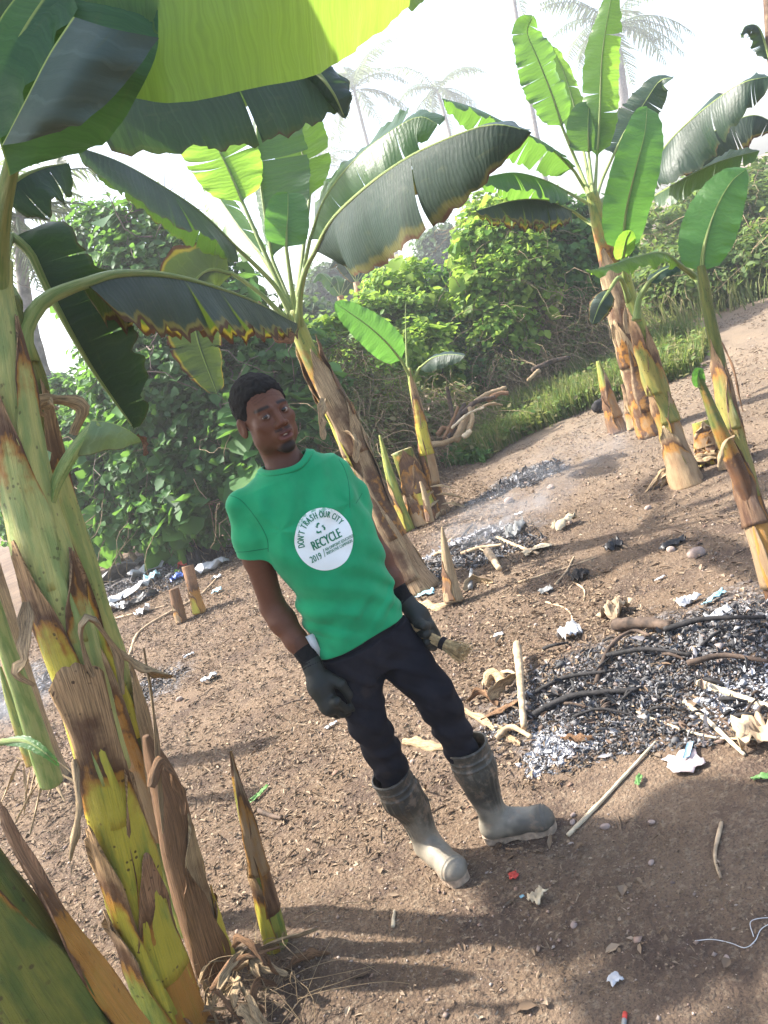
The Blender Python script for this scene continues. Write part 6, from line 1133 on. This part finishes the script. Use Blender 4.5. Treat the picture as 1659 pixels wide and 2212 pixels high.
for i, (lab, pts, r, mt) in enumerate([
    ('short thick bark-stripped stick standing in the near edge of the ash bed', [(1128, 1420, .06), (1135, 1500, .05), (1140, 1592, .03)], .022, 'drystalk'),
    ('flattened tan stalk lying behind the left boot shaft', [(1000, 1540), (1060, 1575), (1125, 1612)], .020, 'drystalk'),
    ('long bent charred stalk across the ash bed, upper one', [(1140, 1512), (1220, 1478, .02), (1330, 1462, .02)], .012, 'char'),
    ('charred black log with brown middle in the ash bed', [(1140, 1560), (1240, 1520, .02), (1385, 1505, .02)], .017, 'char'),
    ('brown rotten log section lying at the back of the ash bed', [(1335, 1370, .02), (1400, 1366, .02), (1458, 1372, .02)], .034, 'char2'),
    ('long pale stalk pointing from the boot toe to the ash bed', [(1228, 1808), (1290, 1745), (1350, 1680), (1418, 1605)], .008, 'palestalk'),
    ('thin pale stalk crossing the front of the ash bed', [(1365, 1535), (1450, 1570), (1540, 1595), (1640, 1600)], .006, 'palestalk'),
    ('thick pale stalk at the right edge of the ash bed', [(1510, 1480), (1580, 1505), (1670, 1535)], .016, 'palestalk'),
    ('slanting pale stalk between the ash bed and the wrapper', [(1480, 1520), (1540, 1570), (1610, 1635)], .011, 'palestalk'),
    ('dark curved stalk at the back left of the ash bed', [(1290, 1480), (1320, 1420, .03), (1370, 1385, .04), (1410, 1390, .03)], .012, 'char2'),
    ('thin crooked twig on the bare earth right of the broom', [(1180, 1302), (1225, 1318), (1238, 1345), (1232, 1375)], .006, 'drystalk'),
    ('long thin twig lying across the open ground', [(1120, 1260), (1200, 1235), (1290, 1205)], .007, 'drystalk'),
    ('short forked twig beside the long thin twig', [(1200, 1265), (1225, 1235), (1240, 1205)], .008, 'drystalk'),
    ('short curved twig near the long thin twig', [(1238, 1258), (1262, 1275), (1262, 1300)], .006, 'drystalk'),
    ('tan stick across the smoking ash', [(1075, 1165), (1110, 1180), (1165, 1200)], .016, 'drystalk'),
    ('grey stick lying in the smoking ash', [(1000, 1205, .02), (1040, 1195, .03), (1090, 1188, .03)], .016, 'drystalk'),
    ('short grey stub in the smoking ash', [(1018, 1275), (1022, 1240, .02)], .018, 'greyp'),
    ('curved grey-tan husk beside the pointed dry shoot', [(1005, 1280), (1030, 1258, .03), (1068, 1262, .01)], .028, 'drystalk'),
    ('fibrous stump end of a felled stem by the smoking ash', [(1060, 1210, .05), (1085, 1245, .03)], .030, 'drystalk'),
    ('pale stalk across the earth in front of the centre stem', [(860, 1320), (930, 1312), (1000, 1300)], .013, 'drystalk'),
    ('curled husk at the foot of the centre stem', [(905, 1312), (940, 1318), (975, 1310)], .030, 'drystalk'),
    ('long branch across the rubbish by the left hedge', [(280, 1420), (300, 1370), (350, 1335), (430, 1290), (470, 1250)], .015, 'drystalk'),
    ('second thin branch among the rubbish by the left hedge', [(240, 1340), (300, 1325), (360, 1310)], .012, 'drystalk'),
    ('dark wet stick beside the right glove', [(598, 1530), (640, 1515), (675, 1510)], .006, 'char2'),
    ('short dark stick left of the front shoot', [(560, 1755), (585, 1765), (610, 1772)], .012, 'char2'),
    ('tiny charred twig on the shaded earth', [(525, 1825), (545, 1812)], .005, 'char'),
    ('brown curled bark under the left knee', [(870, 1610), (915, 1618, .02), (968, 1620, .01)], .022, 'drystalk'),
    ('thick husk in front of the ash bed', [(1215, 1602), (1250, 1608, .01), (1290, 1600)], .018, 'char2'),
    ('tan twig in the foreground litter under the boot', [(850, 2005), (853, 1970)], .007, 'palestalk'),
    ('pale split stalk on the foreground earth at the right', [(1560, 1780), (1545, 1850, .0), (1558, 1900)], .007, 'drystalk')]):
    put(lab, pts, r, mt, i)
rg = np.random.default_rng(61)
for k in range(22):
    px, py = rg.uniform(1170, 1640), rg.uniform(1390, 1560); a_ = rg.uniform(-.5, .9); L_ = rg.uniform(20, 65); stick('charred_stick', 'short charred stick lying among the flakes of the large ash bed', 'stick', [(px, py), (px+L_*.5*cos(a_), py-L_*.5*sin(a_), .015), (px+L_*cos(a_+.15), py-L_*sin(a_+.15))], rg.uniform(.004, .011), ('char', 'char2', 'char')[k % 3], 'charred sticks in the large ash bed', h=.02, seed=k)
for k in range(10):
    px, py = rg.uniform(940, 1080), rg.uniform(1160, 1240); a_ = rg.uniform(-.5, .9); L_ = rg.uniform(15, 40); stick('charred_stick', 'short charred stick lying in the smoking ash bed', 'stick', [(px, py), (px+L_*.5*cos(a_), py-L_*.5*sin(a_), .02), (px+L_*cos(a_+.15), py-L_*sin(a_+.15))], rg.uniform(.006, .014), ('char', 'char2', 'drystalk')[k % 3], 'charred sticks in the smoking ash bed', h=.02, seed=k)
def crumple(name, label, cat, px, py, sx, sy, mat, seed, hh=.02, grp='rubbish on the ground', sides=3, extra=None, rot=0., z=.01):
    """a crumpled sheet with thickness lying on the ground"""
    rg = np.random.default_rng(seed); n = 9; u, v = np.meshgrid(np.linspace(-1, 1, n), np.linspace(-1, 1, n)); sh = 1+.22*noise3(np.stack([u*2+seed, v*2, 0*u], -1), seed); c = onground(px, py, z); x = u*sx*sh/2; y = v*sy*sh/2; x, y = x*cos(rot)-y*sin(rot), x*sin(rot)+y*cos(rot)
    zz = hh*(.5+.5*noise3(np.stack([u*1.7, v*1.7, 0*u+seed], -1), seed+1))+hh*.5*noise3(np.stack([u*4, v*4, 0*u+seed], -1), 4); top = np.stack([c[0]+x, c[1]+y, c[2]+np.maximum(zz, .001)], -1).reshape(-1, 3); bot = top-[0, 0, .002]; V = np.vstack([top, bot]); m = n*n; Fc = []
    for i in range(n-1):
        for j in range(n-1): a = i*n+j; Fc += [[a, a+1, a+n+1, a+n], [a+m, a+n+m, a+n+1+m, a+1+m]]
    ring = list(range(n))+[i*n+n-1 for i in range(1, n)]+[m-1-j for j in range(1, n)]+[(n-1-i)*n for i in range(1, n-1)]
    for a, b in zip(ring, ring[1:]+ring[:1]): Fc.append([b, a, a+m, b+m])
    o = mesh(name, V, Fc, MAT[mat], smooth=True); return tag(o, label, cat, grp)
for i, (nm_, lab, cat, px, py, sx, sy, mt, hh, rot) in enumerate([
    ('plastic_bag', 'crumpled grey-white plastic on the back edge of the large ash bed', 'litter', 1235, 1378, .11, .10, 'paper', .06, .3),
    ('dry_leaf', 'withered grey leaf standing in the large ash bed', 'dry leaf', 1330, 1330, .16, .12, 'drystalk', .07, .8),
    ('wrapper', 'white and orange torn wrapper on the large ash bed', 'litter', 1560, 1335, .12, .06, 'paper', .03, .1),
    ('wrapper', 'pale blue plastic strip on the bare earth at the right', 'litter', 1545, 1298, .12, .03, 'paleblue', .02, .3),
    ('wrapper', 'crumpled whitish plastic beside the pale blue strip', 'litter', 1490, 1305, .10, .05, 'paper', .03, .1),
    ('paper_scrap', 'crumpled white wrapper left of the man under the glove', 'litter', 455, 1470, .11, .06, 'paper', .03, .2),
    ('wrapper', 'white wrapper with red stripe beside the right thigh', 'litter', 718, 1570, .07, .02, 'paper', .008, .5),
    ('wrapper', 'small white and red wrapper in the open left of the man', 'litter', 410, 1420, .08, .03, 'paper', .02, .4),
    ('paper_scrap', 'white scrap lying on the earth right of the man', 'litter', 1078, 1374, .05, .03, 'paper', .006, -.2),
    ('paper_scrap', 'tiny white scrap left of the ash strip', 'litter', 1122, 1112, .06, .04, 'paper', .01, 0),
    ('wrapper', 'blue and white sachet at the foot of the centre stem', 'litter', 922, 1285, .12, .07, 'paleblue', .02, -.5),
    ('wrapper', 'pink and blue scrap on the dark foreground earth', 'litter', 1112, 1898, .03, .03, 'red', .01, 0),
    ('wrapper', 'tiny turquoise scrap on the dark foreground earth', 'litter', 1130, 1942, .013, .010, 'paleblue', .003, .2),
    ('shell', 'white fan-shaped scrap near the bottom of the foreground', 'litter', 1330, 2122, .032, .030, 'paper', .008, .3),
    ('dry_leaf', 'broken tan leaf on the foreground earth below the boots', 'dry leaf', 1165, 1945, .05, .045, 'palestalk', .02, .5),
    ('paper_scrap', 'pale grey scrap on the earth at the left', 'litter', 182, 1655, .06, .05, 'greyp', .004, .3),
    ('dry_leaf', 'withered grey banana leaf at the right edge of the ash', 'dry leaf', 1630, 1600, .12, .16, 'drystalk', .06, -.2),
    ('leaf_piece', 'fresh green leaf scrap below the ash bed', 'leaf', 1382, 1690, .05, .018, 'greenleaf', .01, .9),
    ('leaf_piece', 'light green leaf piece at the right edge', 'leaf', 1650, 1685, .06, .02, 'greenleaf', .012, -.3),
    ('leaf_piece', 'grey-green leaf blade on the ground behind the front shoot', 'leaf', 560, 1722, .12, .022, 'greenleaf', .01, .75),
    ('sack', 'long dirty grey sack at the foot of the left hedge', 'sack', 262, 1252, 1.3, .35, 'greyp', .16, .15),
    ('plastic_bag', 'white plastic bag in the left rubbish, upper middle', 'litter', 320, 1240, .38, .22, 'paper', .10, .4),
    ('plastic_bag', 'pale blue plastic cup shape in the left rubbish', 'litter', 332, 1252, .18, .16, 'paleblue', .09, 0),
    ('wrapper', 'blue and yellow packet in the left rubbish', 'litter', 386, 1248, .16, .12, 'blue', .06, .2),
    ('plastic_bag', 'small orange-red plastic piece in the left rubbish', 'litter', 398, 1223, .11, .10, 'red', .07, 0),
    ('plastic_bag', 'long white crumpled plastic in the left rubbish nearest the stems', 'litter', 272, 1292, .60, .12, 'paper', .08, .5),
    ('plastic_bag', 'torn white plastic at the left end of the rubbish', 'litter', 250, 1315, .20, .13, 'paper', .07, 0),
    ('plastic_bag', 'white crumpled plastic right of the left stumps', 'litter', 455, 1232, .42, .18, 'paper', .09, .3),
    ('plastic_bag', 'round white plastic lump below the rubbish', 'litter', 312, 1325, .14, .12, 'paper', .06, 0),
    ('plastic_bag', 'black plastic in the left rubbish under the hedge', 'litter', 345, 1222, .5, .2, 'blackp', .14, .1),
    ('plastic_bag', 'black plastic heap beside the white bags near the man', 'litter', 440, 1215, .3, .2, 'blackp', .18, .3),
    ('plastic_bag', 'black charred plastic among the stumps', 'litter', 300, 1300, .4, .12, 'blackp', .06, .3),
    ('paper_scrap', 'small white scrap right of the taller left stump', 'litter', 470, 1250, .10, .06, 'paper', .03, 0),
    ('paper_scrap', 'pale blue-white scrap on the litter near the elbow', 'litter', 472, 1280, .10, .08, 'paleblue', .03, 0),
    ('plastic_bag', 'black crumpled plastic on the open ground by the fork twig', 'litter', 1328, 1185, .12, .09, 'blackp', .05, 0),
    ('plastic_bag', 'flat black plastic scrap on the open ground', 'litter', 1460, 1178, .16, .05, 'blackp', .03, .2),
    ('plastic_bag', 'dark crumpled lump on the open ground by the curved twig', 'litter', 1254, 1250, .10, .09, 'char', .04, 0),
    ('paper_scrap', 'thin white scrap on the open ground', 'litter', 1428, 1252, .06, .015, 'paper', .006, .25),
    ('paper_scrap', 'grey-white scrap by the short twigs', 'litter', 1180, 1280, .08, .05, 'greyp', .02, .2),
    ('dry_leaf', 'flat tan palm husk at the right of the smoking ash', 'dry leaf', 1160, 1190, .18, .10, 'palestalk', .02, .0),
    ('dry_leaf', 'grey husk standing at the back of the smoking ash', 'dry leaf', 1120, 1155, .16, .10, 'greyp', .08, .3),
    ('dry_leaf', 'orange-tan husk on the open ground behind the smoking ash', 'dry leaf', 1222, 1138, .18, .08, 'palestalk', .06, .3)]):
    crumple(nm_, lab, cat, px, py, sx, sy, mt, 400+i, hh, rot=rot)
# the pinkish wrapper with a blue strip
o = crumple('wrapper', 'square pinkish wrapper with a blue strip in front of the ash bed', 'litter', 1480, 1652, .105, .115, 'paper', 470, .012); MAT['pinkish'] = simple('pinkish_paper', (.50, .40, .38), .7, .2, 30); o.data.materials[0] = MAT['pinkish']
a = onground(1487, 1635, .024); V = [a+np.array(v) for v in [(-.03, -.03, 0), (.02, .035, .004), (.042, .03, .004), (-.005, -.035, .002)]]; V = V+[v-np.array([0, 0, .002]) for v in V]; MAT['bluepaper'] = simple('blue_paper', (.22, .36, .46), .6, .2, 60)
mesh('blue_strip', np.array(V), [[0, 3, 2, 1][::-1], [4, 5, 6, 7][::-1], [0, 1, 5, 4], [1, 2, 6, 5], [2, 3, 7, 6], [3, 0, 4, 7]], MAT['bluepaper'], o, smooth=False)
# white string and the spent battery
q = spline([onground(*p_, .004) for p_ in [(1502, 2035), (1540, 2032), (1580, 2040), (1610, 2050), (1632, 2035), (1645, 2010), (1672, 1992), (1660, 1985)]]+[onground(1625, 2000, .014), onground(1630, 2030, .01)], 60); V, Fc, uv = tube_geo(q, .0011, 6); o = mesh('string', V, Fc, MAT['paper']); tag(o, 'thin white string curled on the earth at the lower right', 'string')
a, b = onground(1352, 2192, .006), onground(1348, 2228, .006); e = empty('battery', tuple(a), 'small red and grey cylindrical battery in the bottom foreground', 'battery'); m_ = a+(b-a)*.4
for nme, p0_, p1_, mt in (('red_end', a, m_, 'red'), ('grey_body', m_, b, 'greyp')): V, Fc, uv = tube_geo(np.array([p0_, p1_]), .0058, 14); mesh(nme, V, Fc, MAT[mt], e, uv)
# stones
rg = np.random.default_rng(31); SV, SF = polygonize(lambda p: ell(p, (0, 0, 0), (1, .8, .6))-.18*fbm(p*1.6, 3, 9), (-1.5, -1.5, -1.2), (1.5, 1.5, 1.2), .16)
for i, (px, py, s, lab) in enumerate([(1308, 1788, .016, 'flat reddish stone right of the left boot toe'), (1238, 1778, .014, 'round brown stone touching the tip of the long stalk'), (1408, 1778, .011, 'small brown stone on the shaded earth'), (1408, 1865, .011, 'angular pale stone on the shaded earth'), (1570, 2070, .009, 'reddish pebble below the white string'), (1238, 1762, .010, 'small brown stone by the boot toe'), (760, 1880, .009, 'dark round pebble in the sunlit patch'), (1240, 2000, .012, 'grey stone at the bottom of the foreground'), (398, 1418, .020, 'tan stone beside the white and red wrapper'), (388, 1512, .024, 'pale stone right of the near stems'), (520, 1385, .016, 'brown stone on the litter left of the arm'), (1245, 1245, .03, 'dark clod near the curved twig'), (1400, 1100, .03, 'brown clod on the bright open ground'), (1100, 1085, .05, 'tan clod left of the ash strip'), (1190, 1055, .035, 'orange-brown clod below the ash strip'), (1505, 1200, .05, 'large brown clod on the open ground at right'), (1450, 1190, .03, 'small clod on the open ground'), (1232, 1130, .02, 'brown pebble before the bright streak')]):
    c = onground(px, py, s*.3); V = SV*s*rg.uniform(.85, 1.15, 3); a = rg.uniform(0, 6); V = np.stack([V[:, 0]*cos(a)-V[:, 1]*sin(a), V[:, 0]*sin(a)+V[:, 1]*cos(a), V[:, 2]], 1)+c; o = mesh('stone', V, SF, MAT['stone']); tag(o, lab, 'stone', 'loose stones and clods')
# felled stalks heaped at the edge of the grass
def stickP(name, label, cat, pts, r, mat, grp=None, seed=0, lump=.25, seg=12):
    q = spline([tuple(P(*a)) for a in pts], 22); V, Fc, uv = tube_geo(q, r*np.interp(np.linspace(0, 1, 22), [0, .06, 1], [.85, 1, .7]), seg); c = np.repeat(q, seg, 0); V = c+(V-c)*(1+lump*2*fbm(V*40+seed, 2, seed))[:, None]
    m = MAT[mat]; o = mesh(name, V, Fc, m, uv=uv, col=np.full((len(V), 3), .9)); return tag(o, label, cat, grp)
FG = 'felled banana stalks heaped by the grass'
for i, (lab, pts, r, mt) in enumerate([('longest pale felled stalk leaning up the heap by the grass', [(985, 952, 8.9), (1003, 912, 9.0), (1024, 872, 9.1)], .045, 'sheath_dry'), ('topmost pale stalk of the heap by the grass', [(1018, 876, 9.2), (1052, 852, 9.2), (1092, 838, 9.3)], .034, 'sheath_dry'), ('dark rotten stalk in the middle of the heap', [(968, 950, 9.0), (988, 905, 9.1), (1004, 872, 9.2)], .035, 'char2'), ('upright dark spike behind the heap of stalks', [(985, 940, 9.2), (975, 885, 9.2), (966, 836, 9.2)], .028, 'char2'), ('tan stalk end at the bottom of the heap', [(925, 962, 9.0), (962, 956, 8.95), (996, 940, 8.9)], .035, 'sheath_dry'), ('orange-tan leaf base on the heap top right', [(1052, 866, 9.1), (1078, 850, 9.1), (1098, 850, 9.1)], .03, 'sheath_orange'), ('dark stalk crossing the top of the heap', [(996, 898, 8.9), (1028, 868, 9.0), (1070, 858, 9.0)], .03, 'char2'), ('broken tan sheath hanging off the heap', [(1012, 932, 8.85), (1020, 905, 8.85), (1014, 880, 8.9)], .03, 'sheath_dry'), ('thin brown stalk leaning on the left of the heap', [(958, 948, 8.8), (975, 915, 8.85), (990, 878, 8.9)], .02, 'sheath_brown'), ('short pale stub at the foot of the heap', [(1000, 945, 8.8), (1018, 930, 8.8)], .035, 'palestalk'), ('slender pale stalk across the middle of the heap', [(975, 925, 8.8), (1010, 895, 8.85), (1045, 880, 8.9)], .016, 'palestalk'), ('second slender stalk poking right out of the heap', [(1030, 885, 8.9), (1060, 872, 8.95), (1085, 875, 9.0)], .018, 'sheath_dry'), ('brown leaf base curled on the left of the heap', [(945, 940, 8.9), (960, 925, 8.95), (978, 930, 8.9)], .03, 'sheath_brown'), ('dark stalk lying between the mound and the grass', [(1150, 800, 10.8), (1190, 782, 10.9), (1230, 772, 11)], .04, 'char2'), ('tan trash stalk in front of the vine wall', [(1165, 800, 10.7), (1140, 822, 10.6)], .03, 'sheath_dry')]):
    stickP('felled_stalk', lab, 'banana stalk', pts, r, mt, FG, i+60, lump=.3)
stick('charred_log', 'charred log left of the right-hand clump', 'log', [(1290, 895, .03), (1330, 865, .05)], .06, 'char', None, .04, seg=12, lump=.25, seed=70)
# woody debris between the boots and the ash
for i, (lab, pts, r, mt) in enumerate([('brown husk leaning on the short thick stick', [(1060, 1520, .02), (1090, 1490, .05), (1120, 1470, .03)], .026, 'drystalk'), ('dark split husk left of the ash bed', [(1040, 1560, .01), (1085, 1540, .03), (1140, 1515, .02)], .018, 'char2'), ('curled tan husk in the debris left of the ash bed', [(1052, 1490, .02), (1068, 1472, .05), (1095, 1478, .02)], .022, 'drystalk'), ('short tan stick lowest in the debris by the left boot', [(1075, 1600), (1110, 1585, .02), (1150, 1598)], .015, 'drystalk'), ('brown bark piece behind the left boot shaft', [(1015, 1520), (1045, 1512, .03), (1075, 1530)], .024, 'char2'), ('thin pale stick pointing at the short thick stick', [(1085, 1455), (1108, 1462, .02), (1130, 1480, .02)], .009, 'palestalk'), ('charred long stalk along the back of the ash bed', [(1440, 1378, .03), (1530, 1360, .04), (1660, 1352, .03)], .014, 'char'), ('broad charred stalk in the middle of the ash bed', [(1300, 1432, .02), (1400, 1420, .03), (1500, 1428, .02)], .012, 'char'), ('charred stalk near the right edge of the ash bed', [(1490, 1452, .03), (1570, 1440, .04), (1665, 1448, .03)], .013, 'char2'), ('thin charred stalk in front of the other charred stalks', [(1240, 1555, .01), (1300, 1548, .03), (1370, 1552, .01)], .007, 'char')]):
    put(lab, pts, r, mt, i+80)

# thin smoke drifting over the smouldering beds
def smoke(label, px, py, rx, ry, rz, dens, z=.2):
    a = onground(px, py, z); V, Fc, uv = None, None, None; th = np.linspace(0, pi, 13); ph = np.linspace(0, 2*pi, 24, endpoint=False); Vv = np.array([[sin(t)*cos(q_)*rx, sin(t)*sin(q_)*ry, cos(t)*rz] for t in th for q_ in ph])+a
    i = np.arange(12)[:, None]*24; j = np.arange(24)[None]; k = (j+1) % 24; o = mesh('smoke', Vv, np.stack([i+j, i+24+j, i+24+k, i+k], -1).reshape(-1, 4), None, smooth=True, origin=tuple(a)); g = NG('smoke_'+str(px)); q = g.scale(g.obj(), (1/rx, 1/ry, 1/rz))
    L = g.n('VectorMath', {0: q}, out='Value', operation='LENGTH'); f = g.step(L, 1., .1); n = g.step(g.noise(g.scale(q, (2.2, 2.2, 1.6)), 1.6, 4, .65, dist=.6), .42, .72); d = g.m_('MULTIPLY', g.m_('MULTIPLY', f, n), dens)
    v = g.n('VolumePrincipled', {'Color': (.93, .95, 1.), 'Density': d, 'Anisotropy': .3}); g.t.links.new(v, g.out.inputs['Volume']); o.data.materials.append(g.m); tag(o, label, 'smoke', kind='stuff')
smoke('thin blue-grey smoke drifting off the bed at the foot of the centre stem', 1090, 1150, .75, .5, .22, 3.2, .12)
smoke('faint smoke drifting over the middle ground towards the right plants', 1260, 1030, .8, .7, .30, 1.2, .15)
smoke('faint smoke at the left edge behind the near stems', 40, 1560, .5, .5, .4, 2.4, .2)
